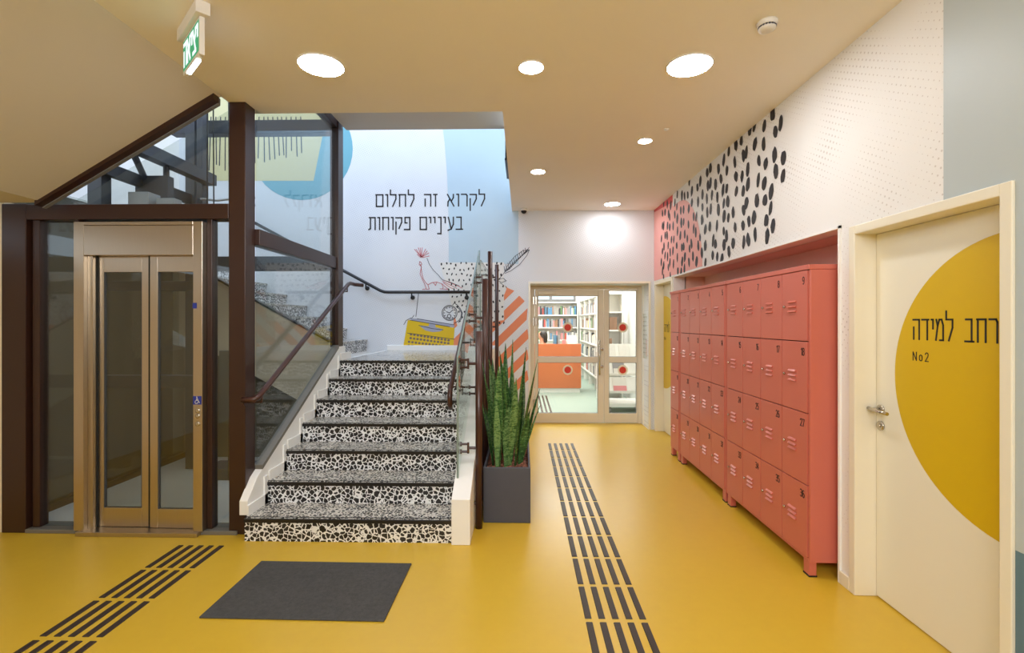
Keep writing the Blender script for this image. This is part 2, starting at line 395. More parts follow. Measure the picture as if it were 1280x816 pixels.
# right wall with the locker niche and two doorways
N0, N1, NZ = 2.905, 6.03, 2.095               # niche
D0, D1, DZ = 1.932, 2.765, 2.035               # near doorway
F0, F1, FZ = 6.13, 6.85, 2.06                 # far doorway
mb = MB()
T = XR + .14
mb.box(XR, T, -4.0, D0, 0, CZ); mb.box(XR, T, D0, D1, DZ, CZ); mb.box(XR, T, D1, N0, 0, CZ)
mb.box(XR, T, N0, N1, NZ, CZ); mb.box(XR, T, N1, F0, 0, CZ); mb.box(XR, T, F0, F1, FZ, CZ); mb.box(XR, T, F1, 7.4, 0, CZ)
wall_r = struct('wall_right', mb, 'wall_r', 'white right-hand wall with faint printed dots and black brush marks', 'wall')
mb = MB()
mb.box(XR + .375, XR + .40, N0 - .03, N1 + .03, 0, NZ + .03); mb.box(T - .01, XR + .39, N0 - .03, N0, 0, NZ); mb.box(T - .01, XR + .39, N1, N1 + .03, 0, NZ); mb.box(T - .01, XR + .39, N0, N1, NZ, NZ + .03)
struct('wall_niche', mb, 'niche', 'salmon lining of the recess the lockers stand in', 'wall')
mb = MB()
mb.box(XR - .012, XR + .02, N0 - .012, N0 + .004, 0, NZ + .012); mb.box(XR - .012, XR + .02, N1 - .004, N1 + .012, 0, NZ + .012); mb.box(XR - .012, XR + .02, N0 - .012, N1 + .012, NZ - .004, NZ + .012)
struct('trim_1', mb, 'white', 'thin white edge trim round the locker recess', 'trim')
# back wall: mural wall behind stairs, opening for the library door
O0, O1, OZ = 0.115, 1.80, 2.085
mb = MB()
mb.box(-5.0, O0, YB, YB + .25, 0, 6.6); mb.box(O0, O1, YB, YB + .25, OZ, 6.6); mb.box(O1, XR + .4, YB, YB + .25, 0, 6.6)
wall_b = struct('wall_back', mb, 'wall_b', 'pale back wall with painted mural behind the stairs', 'wall')
mb = MB(); mb.box(O0 - .05, O0, YB + .25, 7.62, 0, 2.4); mb.box(O1, O1 + .05, YB + .25, 7.62, 0, 2.4); mb.box(O0, O1, YB + .25, 7.62, OZ, 2.4)
struct('wall_doorway', mb, 'white', 'white reveal lining the library doorway', 'wall')
mb = MB(); mb.box(-4.75, -4.6, -4.0, 3.6, 0, 2.2)
struct('wall_left', mb, 'cream', 'cream wall at the far left of the lobby', 'wall')
mb = MB(); mb.box(-4.6, XR + .4, -4.1, -4.0, 0, CZ)
struct('wall_rear', mb, 'cream', 'cream wall behind the viewpoint', 'wall')
mb = MB(); mb.box(-4.6, -3.79, 3.46, 3.56, 0, 2.42)
struct('wall_beside_lift', mb, 'cream', 'cream strip of wall at the outer side of the lift glazing', 'wall')
mb = MB(); mb.box(-5.1, -5.0, 3.4, 7.2, 0, 6.6); mb.box(-0.15, -0.05, 3.0, 3.66, 3.45, 6.6)
struct('wall_stairwell', mb, 'white', 'white outer wall of the stairwell beyond the lift shaft', 'wall')
mb = MB(); mb.box(-5.0, -0.05, 3.3, 3.40, 3.45, 6.6)
struct('wall_upper', mb, 'white', 'white upper wall over the lobby edge of the stairwell', 'wall')
# baseboards
mb = MB(); mb.box(XR - .014, XR, D1 + .045, N0 - .012, 0, .075)
struct('baseboard_right', mb, 'doorframe', 'short cream baseboard between lockers and door', 'baseboard', bevel=.003)
mb = MB(); mb.box(-1.95, -0.35, YB - .016, YB, 1.125, 1.20); mb.box(-0.35, O0 - .05, YB - .016, YB, 0, .075)
struct('baseboard_back', mb, 'white', 'white baseboard at the foot of the mural wall', 'baseboard', bevel=.003)

# ---- painted shapes of the right wall (kept on the wall as its parts)
def rpoly(name, pts, mat, d, parent=wall_r, label=None):
    """pts = (y, z) on the right wall"""
    m = MB(); m.prism([(XR - d, y, z) for y, z in pts], (d * 0.9 - 0.0002, 0, 0))
    o = build(name, m, mat, parent)
    if label: o['label'] = label
    return o
rpoly('painted_grey_field', [(-4, DZ + .046), (2.20, DZ + .046), (2.20, CZ), (-4, CZ)], 'bluegrey', .0020, label='blue grey painted field above the door')
rpoly('painted_grey_field', [(-4, .67), (1.885, .67), (1.885, DZ + .046), (-4, DZ + .046)], 'bluegrey', .0020, label='blue grey painted field beside the door')
rpoly('painted_blue_dado', [(-4, 0), (1.885, 0), (1.885, .67), (-4, .67)], 'steelblue', .0020, label='steel blue painted dado')
# pink blob with a round side, rose triangle above it
arc = [(5.85 - .75 * math.sin(a), 2.12 + .86 * math.cos(a)) for a in [PI * .5 * i / 24 for i in range(25)]]
rpoly('painted_pink_field', [(6.945, 2.12), (6.945, 2.98)] + arc, 'pink_paint', .0020, label='pink rounded field of paint')
rpoly('painted_pink_field', [(6.945, 2.98), (6.945, 3.10), (6.1, 3.04), (6.1, 2.98)], 'pink_paint', .0020)
rpoly('painted_rose_triangle', [(6.945, CZ - .002), (6.1, CZ - .002), (6.1, 3.035), (6.945, 3.10)], 'rose_paint', .0024, label='dark rose sliver under the ceiling')
random.seed(7)
m = MB(); spots = []
yy = 3.53; row = 0
while yy < 6.75:
    z = NZ + 0.02 + random.uniform(0, .15)
    while z < CZ - .0:
        y = yy + random.uniform(-.045, .045)
        if y >= 3.52 and (y < 6.62): spots.append((y, z))
        z += random.uniform(.12, .175)
    yy += .132
for y, z in spots:
    L = random.uniform(.046, .064); W = random.uniform(.026, .040); tl = random.uniform(-.2, .2)
    pts = []
    for i in range(12):
        a = 2 * PI * i / 12; j = random.uniform(.86, 1.1)
        q = (W * math.cos(a) * j, L * math.sin(a) * j)
        pts.append((y + q[0] + q[1] * tl, min(CZ - .001, max(NZ + .014, z + q[1]))))
    m.prism([(XR - .0034, a, b) for a, b in pts], (.0006, 0, 0))
o = build('brush_marks', m, 'black_paint', wall_r); o['label'] = 'black oval brush marks in a dense field'

# ---- painted shapes of the back wall
def bpoly(name, pts, mat, d, label=None, raw=False):
    m = MB(); m.prism([(p if raw else onb(*p)) + Vector((0, -d, 0)) for p in pts], (0, .0006, 0))
    o = build(name, m, mat, wall_b)
    if label: o['label'] = label
    return o
def circ(cx, cy, r, n=40, a0=0, a1=2 * PI): return [(cx + r * math.cos(a0 + (a1 - a0) * i / n), cy + r * math.sin(a0 + (a1 - a0) * i / n)) for i in range(n)]
bpoly('painted_sky_field', [(546, 80), (551, 140), (556, 180), (559, 220), (560.5, 262), (561, 300), (561, 330), (648, 330), (648, 80)], 'sky_paint', .0012, 'sky blue painted field with a curved edge')
bpoly('painted_teal_disc', circ(377, 186, 64), 'teal_paint', .0012, 'teal painted disc')
bpoly('painted_sand_field', [(240, 96), (418, 96), (392, 226), (240, 226)], 'sand_paint', .0020, 'sand yellow painted field')
m = MB(); random.seed(3)
for i, x in enumerate([254, 259, 264, 270, 276, 282, 288, 294, 300, 306, 312, 318, 324, 330, 335, 341, 347, 352, 358, 364, 370, 376]):
    t = (x - 254) / 122
    y1 = 214 - t * 24 + random.uniform(-5, 5); x1 = x - 1 + t * 3 + random.uniform(-2, 2)
    for (a, b) in (((x, 146), (x1, y1)),):
        A, B = onb(*a), onb(*b); d = (B - A).normalized(); sd = Vector((0, -1, 0)).cross(d) * .008
        m.prism([A - sd - Vector((0, .003, 0)), B - sd - Vector((0, .003, 0)), B + sd - Vector((0, .003, 0)), A + sd - Vector((0, .003, 0))], (0, .0006, 0))
build('painted_pen_strokes', m, 'ink', wall_b)['label'] = 'dark vertical pen strokes on the sand yellow field'
# lettering: two lines
def wall_line(txt, x0, x1, ytop, ybot, name):
    A, B = onb(x0, ybot), onb(x1, ybot); h = onb(x0, ytop).z - A.z
    xs = (B.x - A.x) / text_width(txt, h, .26)
    m = text_mb(txt, A + Vector((0, -.0016, 0)), (1, 0, 0), (0, 0, 1), (0, -1, 0), h, .019, .26, True, xs)
    build(name, m, 'black_paint', wall_b)['label'] = 'hand drawn Hebrew lettering on the wall'
wall_line('לקרוא זה לחלום', 470, 606, 243.5, 258, 'lettering')
wall_line('בעיניים פקוחות', 461, 578, 272, 287, 'lettering')
# dotted white patch
bpoly('painted_white_patch', [(549, 328), (630, 328), (630, 400), (572, 408), (560, 364)], 'patch_white', .0016, 'white patch behind black dots')
m = MB(); random.seed(11)
for j in range(12):
    for i in range(13):
        x = 552 + i * 6.3 + (j % 2) * 3 + random.uniform(-1.3, 1.3); y = 330 + j * 6.6 + random.uniform(-1.4, 1.4)
        if x > 630 or x < 549 + (y - 328) * .34: continue
        L = random.uniform(1.1, 1.9); W = random.uniform(.8, 1.2); tl = random.uniform(-.3, .3)
        m.prism([onb(x + W * math.cos(a) + tl * L * math.sin(a), y + L * math.sin(a), .0026) for a in [2 * PI * q / 8 for q in range(8)]], (0, .0004, 0))
build('painted_dots', m, 'black_paint', wall_b)['label'] = 'black dots on the white patch'
# orange stripes clipped by a round outline
m = MB(); cx, cy, R = 601, 436, 84
def clip_poly(pts, inside, inter):
    out = []
    for i in range(len(pts)):
        a, b = pts[i], pts[(i + 1) % len(pts)]
        if inside(a): out.append(a)
        if inside(a) != inside(b): out.append(inter(a, b))
    return out
for kx in range(-6, 8):
    c0 = kx * 18.5 + 4.25
    P = []
    for s_ in (0, 1):
        off = c0 + s_ * 9.7
        L = [(cx + t * .72 + off * .72 * 0.98, cy - t * .70 + off * .70) for t in [(-110 + 220 * q / 60) for q in range(61)]]
        L = [p for p in L if (p[0] - cx) ** 2 + (p[1] - cy) ** 2 < R * R and 566 < p[0] < 661 and p[1] < 540]
        P.append(L)
    if len(P[0]) > 1 and len(P[1]) > 1:
        m.prism([onb(*p, .0012) for p in (P[0][0], P[0][-1], P[1][-1], P[1][0])], (0, .0006, 0))
build('painted_stripes', m, 'orange_paint', wall_b)['label'] = 'orange diagonal stripes in a round field'
# line drawings: cockerel, stopwatch, feather, typewriter
def strokes(name, lines, mat, wd, d=.0022, label=None):
    m = MB()
    for ln in lines:
        P = [onb(*p, d) for p in ln]
        for A, B in zip(P, P[1:]):
            dd = B - A
            if dd.length < 1e-5: continue
            dd.normalize(); sd = Vector((0, -1, 0)).cross(dd) * wd / 2; e = dd * wd * .3
            m.prism([A - e - sd, B + e - sd, B + e + sd, A - e + sd], (0, .0004, 0))
    o = build(name, m, mat, wall_b)
    if label: o['label'] = label
    return o
def z7(*pp): return [(420 + x / 4.923, 300 + y / 4.923) for x, y in pp]
crest = [z7((525, 105), (483 + i * 12, 42 + abs(i - 3) * 5 + (i % 2) * 6)) for i in range(5)] + [z7((527, 105), (552 + i * 10, 55 + i * 12)) for i in range(3)] + [z7((522, 108), (500, 88)), z7((530, 108), (575, 98))]
strokes('painted_cockerel', crest + [
    z7((515, 132), (524, 138), (528, 150), (520, 158), (512, 150), (515, 132)), z7((518, 150), (526, 165), (520, 190), (518, 210), (530, 240), (545, 268), (556, 300)),
    z7((524, 165), (527, 195), (535, 235), (552, 262), (566, 275), (574, 302)), z7((556, 300), (532, 304)), z7((574, 302), (556, 303)),
    z7((566, 275), (590, 262), (620, 258), (650, 268), (690, 302)), z7((650, 268), (660, 290), (655, 302)), z7((600, 262), (612, 280), (620, 262)),
    z7((660, 245), (700, 262), (740, 278), (775, 295)), z7((655, 252), (700, 275), (745, 298)), z7((660, 262), (700, 290), (720, 300)), z7((640, 300), (690, 303))],
    'red_ink', .008, label='cockerel drawn in fine red lines')
strokes('painted_cockerel_back', [z7((560, 112), (575, 150), (600, 185), (630, 215), (655, 245), (700, 258), (760, 282))], 'ink', .007, label='dark outline of the cockerel back')
ck = [(562 + 9.4 * math.cos(a), 391 + 9.4 * math.sin(a)) for a in [2 * PI * i / 28 for i in range(29)]]
ck2 = [(562 + 8.0 * math.cos(a), 391 + 8.0 * math.sin(a)) for a in [2 * PI * i / 28 for i in range(29)]]
sm = [(561.5 + 2.2 * math.cos(a), 395 + 2.2 * math.sin(a)) for a in [2 * PI * i / 12 for i in range(13)]]
tick = [[(562 + 7.4 * math.cos(a), 391 + 7.4 * math.sin(a)), (562 + 6.2 * math.cos(a), 391 + 6.2 * math.sin(a))] for a in [2 * PI * i / 12 for i in range(12)]]
cord = [[(566, 381), (568, 378.5), (571, 381)], [(570, 383), (574, 386), (577, 391), (576, 397), (573, 401), (568, 404)], [(571.5, 381), (575.5, 386), (578, 391), (577, 398), (573, 403)]]
strokes('painted_stopwatch', [ck, sm, [(562, 391), (566.5, 387)], [(562, 391), (558, 389.5)]] + tick + cord, 'ink', .010, label='stopwatch drawn in dark lines')
strokes('painted_stopwatch_rim', [ck2], 'ink', .006)
fth = [z7((1000, 245), (1040, 195), (1100, 130), (1188, 62))]
for i in range(12):
    t = i / 11; bx = 1040 + t * 130; by = 195 - t * 120
    fth += [z7((bx, by), (bx + 18 + 14 * (1 - t), by - 4 + 10 * (1 - t) - 26)), z7((bx, by), (bx - 6, by - 34 + 8 * t))]
fth += [z7((1040, 190), (1060, 150), (1100, 100), (1150, 65), (1190, 60)), z7((1190, 60), (1175, 95), (1130, 150), (1075, 190), (1040, 205)), z7((1000, 240), (1030, 235), (1048, 250), (1020, 262), (1000, 250)), z7((1008, 262), (1050, 290), (1040, 300))]
strokes('painted_feather', fth, 'ink', .007, label='quill feather drawn in fine dark lines')
bpoly('painted_inkwell', z7((1000, 262), (1040, 282), (1050, 300), (1036, 335), (1000, 338)), 'patch_white', .0024, 'white inkwell shape over the stripes')
bpoly('painted_typewriter', z7((442, 492), (490, 495), (700, 535), (730, 540), (722, 661), (413, 661)), 'type_yellow', .0018, 'yellow typewriter painted on the wall')
bpoly('painted_typewriter_carriage', z7((455, 482), (500, 484), (728, 520), (728, 536), (700, 533), (470, 496)), 'lavender_grey', .0028, 'grey carriage of the typewriter')
bpoly('painted_typewriter_basket', z7((512, 525), (570, 530), (575, 512), (612, 516), (612, 535), (662, 550), (640, 562), (595, 566), (550, 556)), 'lavender_grey', .0028, 'grey type basket of the typewriter')
m = MB()
for j in range(4):
    for i in range(12):
        c_ = z7((462 + i * 21 - j * 6 + (j % 2) * 4, 580 + j * 23 + i * 3.3 * (1 - j * .12)))[0]
        if c_[1] > 432.5: continue
        m.prism([onb(c_[0] + 1.7 * math.cos(a), c_[1] + 1.55 * math.sin(a), .0028) for a in [2 * PI * q / 8 for q in range(8)]], (0, .0004, 0))
build('painted_typewriter_keys', m, 'key_brown', wall_b)['label'] = 'rows of grey typewriter keys'
strokes('painted_typewriter_lines', [z7((508, 330), (492, 470)), z7((418, 520), (432, 495), (455, 482), (470, 478), (480, 462)), z7((455, 492), (700, 533)), z7((510, 525), (595, 545), (660, 552)), z7((440, 572), (728, 610)), z7((500, 484), (728, 521))], 'ink', .008, .0034)
# ------------------------------------------------------------------ near door and far door of the right wall
def right_door(name, y0, y1, zt, label, far=False):
    XD = XR + .105
    d = thing(name, label, 'door', (XR, (y0 + y1) / 2, 0), kind='structure')
    m = MB(); fw = .045
    m.box(XR - .014, XR + .14, y1 - .004, y1 + fw, 0, zt + fw); m.box(XR - .014, XR + .14, y0 - fw, y0 + .004, 0, zt + fw); m.box(XR - .014, XR + .14, y0 + .004, y1 - .004, zt - .004, zt + fw)
    build('door_frame', m, 'doorframe', d, bevel=.004)
    m = MB(); m.box(XD, XD + .03, y0 + .006, y1 - .006, .008, zt - .006)
    leaf = build('door_leaf', m, 'door', d, bevel=.003)
    return d, leaf, XD
d1, leaf1, XD = right_door('door_1', D0, D1, DZ, 'near cream door with a large yellow half disc and Hebrew lettering')
def yellow_disc(leaf, XD, cy, cz, R, y0, y1, z0=0.01):
    m = MB(); pts = []
    for i in range(97):
        a = 2 * PI * i / 96; y = cy + R * math.cos(a); z = cz + R * math.sin(a)
        pts.append((XD - .0016, min(max(y, y0), y1), max(z, z0)))
    out = []
    for p in pts:
        if not out or (Vector(p) - Vector(out[-1])).length > 1e-4: out.append(p)
    if (Vector(out[0]) - Vector(out[-1])).length < 1e-4: out.pop()
    m.prism(out, (.0014, 0, 0)); o = build('yellow_disc', m, 'circle_yellow', leaf); o['label'] = 'yellow vinyl disc'
yellow_disc(leaf1, XD, 1.973, 1.266, .648, D0 + .008, D1)
h = .098; tw_ = .436
xs = tw_ / text_width('רחב למידה', h, .24)
m = text_mb('רחב למידה', (XD - .0018, 2.50, 1.452), (0, -1, 0), (0, 0, 1), (-1, 0, 0), h, .0085, .24, True, xs)
build('lettering', m, 'black_paint', leaf1)['label'] = 'dark Hebrew lettering'
m = text_mb('No2', (XD - .0018, 2.50, 1.345), (0, -1, 0), (0, 0, 1), (-1, 0, 0), .042, .0042, .42)
build('lettering', m, 'black_paint', leaf1)['label'] = 'small No2 under the Hebrew lettering'
m = MB(); m.lathe([(.026, 0), (.026, .007), (.018, .010)], (XD, 2.722, 1.055), (-1, 0, 0)); m.tube([(XD - .008, 2.722, 1.055), (XD - .05, 2.722, 1.055)], .0095)
m.tube([(XD - .045, 2.757, 1.057), (XD - .052, 2.722, 1.055), (XD - .054, 2.662, 1.052), (XD - .052, 2.607, 1.050)], .0095)
build('handle', m, 'chrome', leaf1, smooth=True)['label'] = 'chrome lever handle'
m = MB(); m.lathe([(.026, 0), (.026, .007), (.02, .010)], (XD, 2.722, .965), (-1, 0, 0)); m.cyl((XD - .009, 2.722, .965), .009, .006, (-1, 0, 0))
build('lock_cylinder', m, 'chrome', leaf1, smooth=True)
d2, leaf2, XD2 = right_door('door_2', F0, F1, FZ, 'far cream door with a yellow half disc between lockers and library door')
yellow_disc(leaf2, XD2, 6.80, 1.255, .64, F0 + .008, F1 - .008)
m = text_mb('רחב למידה', (XD2 - .0018, 6.80, 1.40), (0, -1, 0), (0, 0, 1), (-1, 0, 0), .098, .0085, .24, True, xs); build('lettering', m, 'black_paint', leaf2)
m = text_mb('No', (XD2 - .0018, 6.80, 1.29), (0, -1, 0), (0, 0, 1), (-1, 0, 0), .042, .0042, .42); build('lettering', m, 'black_paint', leaf2)

# ------------------------------------------------------------------ library door (double leaf, aluminium and glass)
YD = 7.36
d3 = thing('door_3', 'glazed library door with champagne aluminium frame and red dot stickers', 'door', ((O0 + O1) / 2, YD, 0), kind='structure')
m = MB(); m.box(O0, O0 + .07, YD, YD + .08, 0, OZ); m.box(O1 - .055, O1, YD, YD + .08, 0, OZ); m.box(O0 + .07, O1 - .055, YD, YD + .08, 2.03, OZ)
build('door_frame', m, 'alu', d3, bevel=.004)
m = MB(); m.box(O0 - .03, O0, YB - .012, YB + .01, 0, OZ + .03); m.box(O1, O1 + .03, YB - .012, YB + .01, 0, OZ + .03); m.box(O0, O1, YB - .012, YB + .01, OZ, OZ + .03)
build('casing', m, 'doorframe', d3, bevel=.003)
def leaf(x0, x1, gx0, gx1, gtop, name):
    m = MB(); a, b = YD + .005, YD + .055
    m.box(x0, gx0, a, b, .01, 2.025); m.box(gx1, x1, a, b, .01, 2.025); m.box(gx0, gx1, a, b, .01, .15); m.box(gx0, gx1, a, b, .92, 1.005); m.box(gx0, gx1, a, b, gtop, 2.025)
    lf = build(name, m, 'alu', d3, bevel=.003)
    for z0, z1 in ((.15, .92), (1.005, gtop)):
        g = MB(); g.box(gx0, gx1, YD + .026, YD + .032, z0, z1); build('glass_pane', g, 'glass_clear', lf)
        m = MB(); q = .006
        m.box(gx0, gx0 + q, YD + .018, YD + .04, z0, z1); m.box(gx1 - q, gx1, YD + .018, YD + .04, z0, z1); m.box(gx0 + q, gx1 - q, YD + .018, YD + .04, z0, z0 + q); m.box(gx0 + q, gx1 - q, YD + .018, YD + .04, z1 - q, z1)
        build('gasket', m, 'grey_plastic', lf)
    return lf
lfA = leaf(.19, 1.232, .236, 1.146, 1.934, 'door_leaf')
lfB = leaf(1.240, 1.742, 1.312, 1.728, 2.01, 'door_leaf')
for lf, x, z in ((lfA, .69, 1.452), (lfA, .69, .806), (lfB, 1.523, 1.452), (lfB, 1.523, .806)):
    m = MB(); m.cyl((x, YD + .0245, z), .077, .002, (0, 1, 0), 28); o = build('sticker', m, 'ring', lf); o['label'] = 'round cream sticker with a red dot'
    m = MB(); m.cyl((x, YD + .0228, z), .051, .002, (0, 1, 0), 28); build('sticker', m, 'red_dot', lf)['label'] = 'red dot of the sticker'
m = MB()
for z in (1.20, .80): m.tube([(1.162, YD + .005, z), (1.162, YD - .05, z)], .008)
m.tube([(1.162, YD - .05, .74), (1.162, YD - .05, 1.26)], .013); build('pull_handle', m, 'chrome', lfA, smooth=True)['label'] = 'chrome vertical pull handle'
for z in (.86, 1.12):
    m = MB(); m.lathe([(.022, 0), (.022, .012), (.012, .014)], (1.205, YD + .005, z), (0, -1, 0)); build('lock_cylinder', m, 'chrome', lfA, smooth=True)
for z in (1.86, 1.54, .3):
    m = MB(); m.box(O0 + .045, O0 + .10, YD - .012, YD + .005, z - .06, z + .06); m.tube([(O0 + .073, YD - .015, z - .065), (O0 + .073, YD - .015, z + .065)], .011); build('hinge', m, 'chrome', d3, bevel=.002)
m = MB(); m.box(.24, .52, YD - .045, YD + .005, 1.955, 2.005); m.box(.3, .66, YD - .02, YD - .008, 2.03, 2.05); build('door_closer', m, 'alu', d3, bevel=.004)
# small notice on the reveal
nt = MB(); nt.box(O1 - .004, O1, 7.02, 7.26, 1.0, 1.66)
no = tag(build('notice', nt, 'glass_clear', at=(O1, 7.14, 1.33)), 'clear notice plate with grey lines on the doorway reveal', 'sign')
m = MB(); random.seed(5)
for j in range(9):
    z = 1.60 - j * .065; y = 7.24
    while y > 7.05:
        l_ = random.uniform(.02, .05); m.box(O1 - .0055, O1 - .0042, y - l_, y, z, z + .016); y -= l_ + .014
build('lettering', m, 'pale_lines', no)

# ------------------------------------------------------------------ lockers
XL = 1.722; LB, LT = .092, 1.885
def locker(y0, y1, cols, nums, label):
    """y0 near, y1 far; cols counted from the far side as the numbers run"""
    t = thing('locker_cabinet', label, 'lockers', ((XL + 2.24) / 2, (y0 + y1) / 2, 0), 'salmon locker cabinets in the recess')
    side = .022; m = MB()
    xb = 2.235
    m.box(XL + .006, xb, y0, y0 + side, LB, LT - .03); m.box(XL + .006, xb, y1 - side, y1, LB, LT - .03); m.box(xb - .02, xb, y0 + side, y1 - side, LB, LT - .03)
    m.box(XL + .006, xb - .02, y0 + side, y1 - side, LB, LB + .02); m.box(XL - .004, xb + .002, y0 - .003, y1 + .003, LT - .03, LT)
    build('body', m, 'locker', t, bevel=.003)
    m = MB(); m.box(XL + .02, XL + .03, y0 + side, y1 - side, LB + .02, LT - .03)
    build('inner_frame', m, 'locker_dark', t)
    for yy_ in (y0 + .045, y1 - .045):
        for xx in (XL + .03, xb - .04):
            m = MB(); m.box(xx - .022, xx + .022, yy_ - .03, yy_ + .03, .008, LB); lg = build('leg', m, 'locker', t, bevel=.003)
            m = MB(); m.box(xx - .024, xx + .024, yy_ - .032, yy_ + .032, 0, .009); build('foot', m, 'rubber', lg)
    cw = (y1 - y0 - 2 * side) / cols; rh = (LT - .03 - LB - .02) / 4
    proto = None
    for r in range(4):
        for c in range(cols):
            ya = y1 - side - c * cw; yb = ya - cw            # ya far edge
            zt = LT - .03 - r * rh; zb = zt - rh; g = .0028
            cy2, cz2 = (ya + yb) / 2, (zt + zb) / 2
            m = MB(); m.box(XL, XL + .018, yb + g, ya - g, zb + g, zt - g)
            d = build('door', m, 'locker', t, at=(XL, cy2, cz2), bevel=.0025)
            v = MB()
            for q in range(3):
                zq = zb + rh * (.585 - q * .068); yc = ya - cw * .44; L = cw * .15
                A = [(XL + .0005, yc + L, zq), (XL - .011, yc + L, zq - .012), (XL + .0005, yc + L, zq - .0165)]
                v.prism(A, (0, -2 * L, 0))
            build('louvre_vent', v, 'locker', d)
            m = MB(); m.lathe([(.0085, 0), (.0085, .008), (.005, .010)], (XL, ya - cw * .12, zb + rh * .50), (-1, 0, 0), 12); build('lock', m, 'chrome', d, smooth=True)
            s_ = str(nums[r][c]); hh = .043
            wtx = text_width(s_, hh, .16)
            m = text_mb(s_, (XL - .0004, yb + .030 + wtx, zt - .042 - hh), (0, -1, 0), (0, 0, 1), (-1, 0, 0), hh, .0048, .16)
            build('number', m, 'black_paint', d)['label'] = 'black number ' + s_
    return t
W4 = 1.19
ya0 = 2.942; yb0 = ya0 + W4
yc0 = yb0 + .012; yd0 = yc0 + W4
ye0 = yd0 + .012; yf0 = ye0 + .335
locker(ya0, yb0, 4, [[6, 7, 8, 9], [15, 16, 17, 18], [24, 25, 26, 27], [33, 34, 35, 36]], 'nearest wide salmon locker cabinet beside the cream door, numbered 6 to 36')
locker(yc0, yd0, 4, [[2, 3, 4, 5], [11, 12, 13, 14], [20, 21, 22, 23], [29, 30, 31, 32]], 'middle salmon locker cabinet of the row, numbered 2 to 32')
locker(ye0, yf0, 1, [[1], [10], [19], [28]], 'narrow single column salmon locker cabinet at the library end of the row')

# ------------------------------------------------------------------ lower stair flight
ST = thing('staircase', 'lower terrazzo stair flight with black and white chips and white stringers', 'stairs', (-1.22, 3.34, 0))
RI, RU, SY = .161, .2925, 3.345
SX0, SX1 = -1.95, -.49
for i in range(7):
    y0 = SY + i * RU; z1 = (i + 1) * RI; y1 = y0 + RU if i < 6 else 5.36
    m = MB(); m.box(SX0, SX1, y0 + .012, y1 + .014, z1 - RI if i == 0 else max(0, z1 - RI - .02), z1 - .026)
    st = build('step', m, 'terrazzo', ST)
    m = MB(); m.box(SX0, SX1, y0 + .016, y1 + .016, z1 - .026, z1); build('tread', m, 'tread', st)
    m = MB(); m.box(SX0, SX1, y0, y0 + .016, z1 - .026, z1 - .002); m.box(SX0, SX1, y0 + .030, y0 + .042, z1 - .001, z1 + .0012); build('nosing', m, 'nosing', st)
m = MB(); m.box(SX0, SX1, 5.37, YB, 1.0, 1.126); build('landing', m, 'tread', ST)
def stringer_poly(x, dz0, front=True):
    return [(x, SY - .02, 0), (x, SY - .02, dz0), (x, SY + 6 * RU + .1, dz0 + (6 * RU + .12) / RU * RI + .02), (x, YB if not front else YB, dz0 + (6 * RU + .12) / RU * RI + .02 if front else 1.2), (x, YB, 0)]
m = MB(); ztop = .315
m.prism([(-.49, SY - .02, 0), (-.49, SY - .02, ztop), (-.49, 5.16, ztop + 1.815 * .55), (-.49, 5.3, 1.20), (-.49, YB - .02, 1.20), (-.49, YB - .02, 0)], (.13, 0, 0))
build('stringer', m, 'white', ST, bevel=.004)
m = MB()
m.prism([(-1.951, SY + .05, .165), (-1.951, SY + .05, .265), (-1.951, 3.52, .395), (-1.951, 5.13, 1.275), (-1.951, 5.30, 1.275), (-1.951, 5.30, 0), (-1.951, SY + .25, 0), (-1.951, SY + .25, .165)], (-.06, 0, 0))
build('stringer', m, 'white', ST, bevel=.004)
# stepped white skirting on the stringer face
m = MB()
for i in range(7):
    y0 = SY + i * RU; z1 = (i + 1) * RI
    m.box(-1.951, -1.939, y0 + .012 + .03, y0 + RU + .05, z1, z1 + .075)
    m.box(-1.951, -1.939, y0 + RU - .03, y0 + RU + .012, z1, z1 + RI + .05) if i < 6 else None
build('skirting', m, 'white', ST)
m = MB(); m.box(-2.0, -1.951, 5.31, YB, 0, 1.126)
struct('wall_under_landing', m, 'greywhite', 'plain wall closing the space under the stair landing', 'wall')

# upper flight along the back wall, going up behind the lift shaft
S2 = thing('staircase', 'upper terrazzo stair flight climbing along the mural wall behind the lift shaft', 'stairs', (-2.15, 6.1, 1.125))
X2 = -2.24
for i in range(8):
    x1 = X2 - i * RU; z1 = 1.125 + (i + 1) * RI
    m = MB(); m.box(x1 - RU - .012, x1 - .012, 5.47, YB, z1 - RI - .02, z1 - .026); st = build('step', m, 'terrazzo', S2)
    m = MB(); m.box(x1 - RU - .012, x1, 5.365, YB, z1 - .026, z1); build('tread', m, 'tread', st)
zs = lambda x: 1.125 + RI + (X2 - x) / RU * RI
m = MB(); xa, xb_ = X2 + .1, X2 - 8 * RU
m.prism([(xa, 5.31, 1.0), (xa, 5.31, zs(xa) + .08), (xb_, 5.31, zs(xb_) + .08), (xb_, 5.31, zs(xb_) - .75), (xa, 5.31, zs(xa) - .75)], (0, .05, 0))
build('stringer', m, 'cream', S2)
m = MB(); m.prism([(xa, 5.30, zs(xa) + .08), (xa, 5.30, zs(xa) + .105), (xb_, 5.30, zs(xb_) + .105), (xb_, 5.30, zs(xb_) + .08)], (0, .07, 0)); build('capping', m, 'nosing', S2)
m = MB(); m.prism([(xa, 5.36, .98), (xb_, 5.36, zs(xb_) - .32), (xb_, 5.36, zs(xb_) - .24), (xa, 5.36, 1.06)], (0, YB - 5.36, 0)); build('soffit', m, 'greywhite', S2)

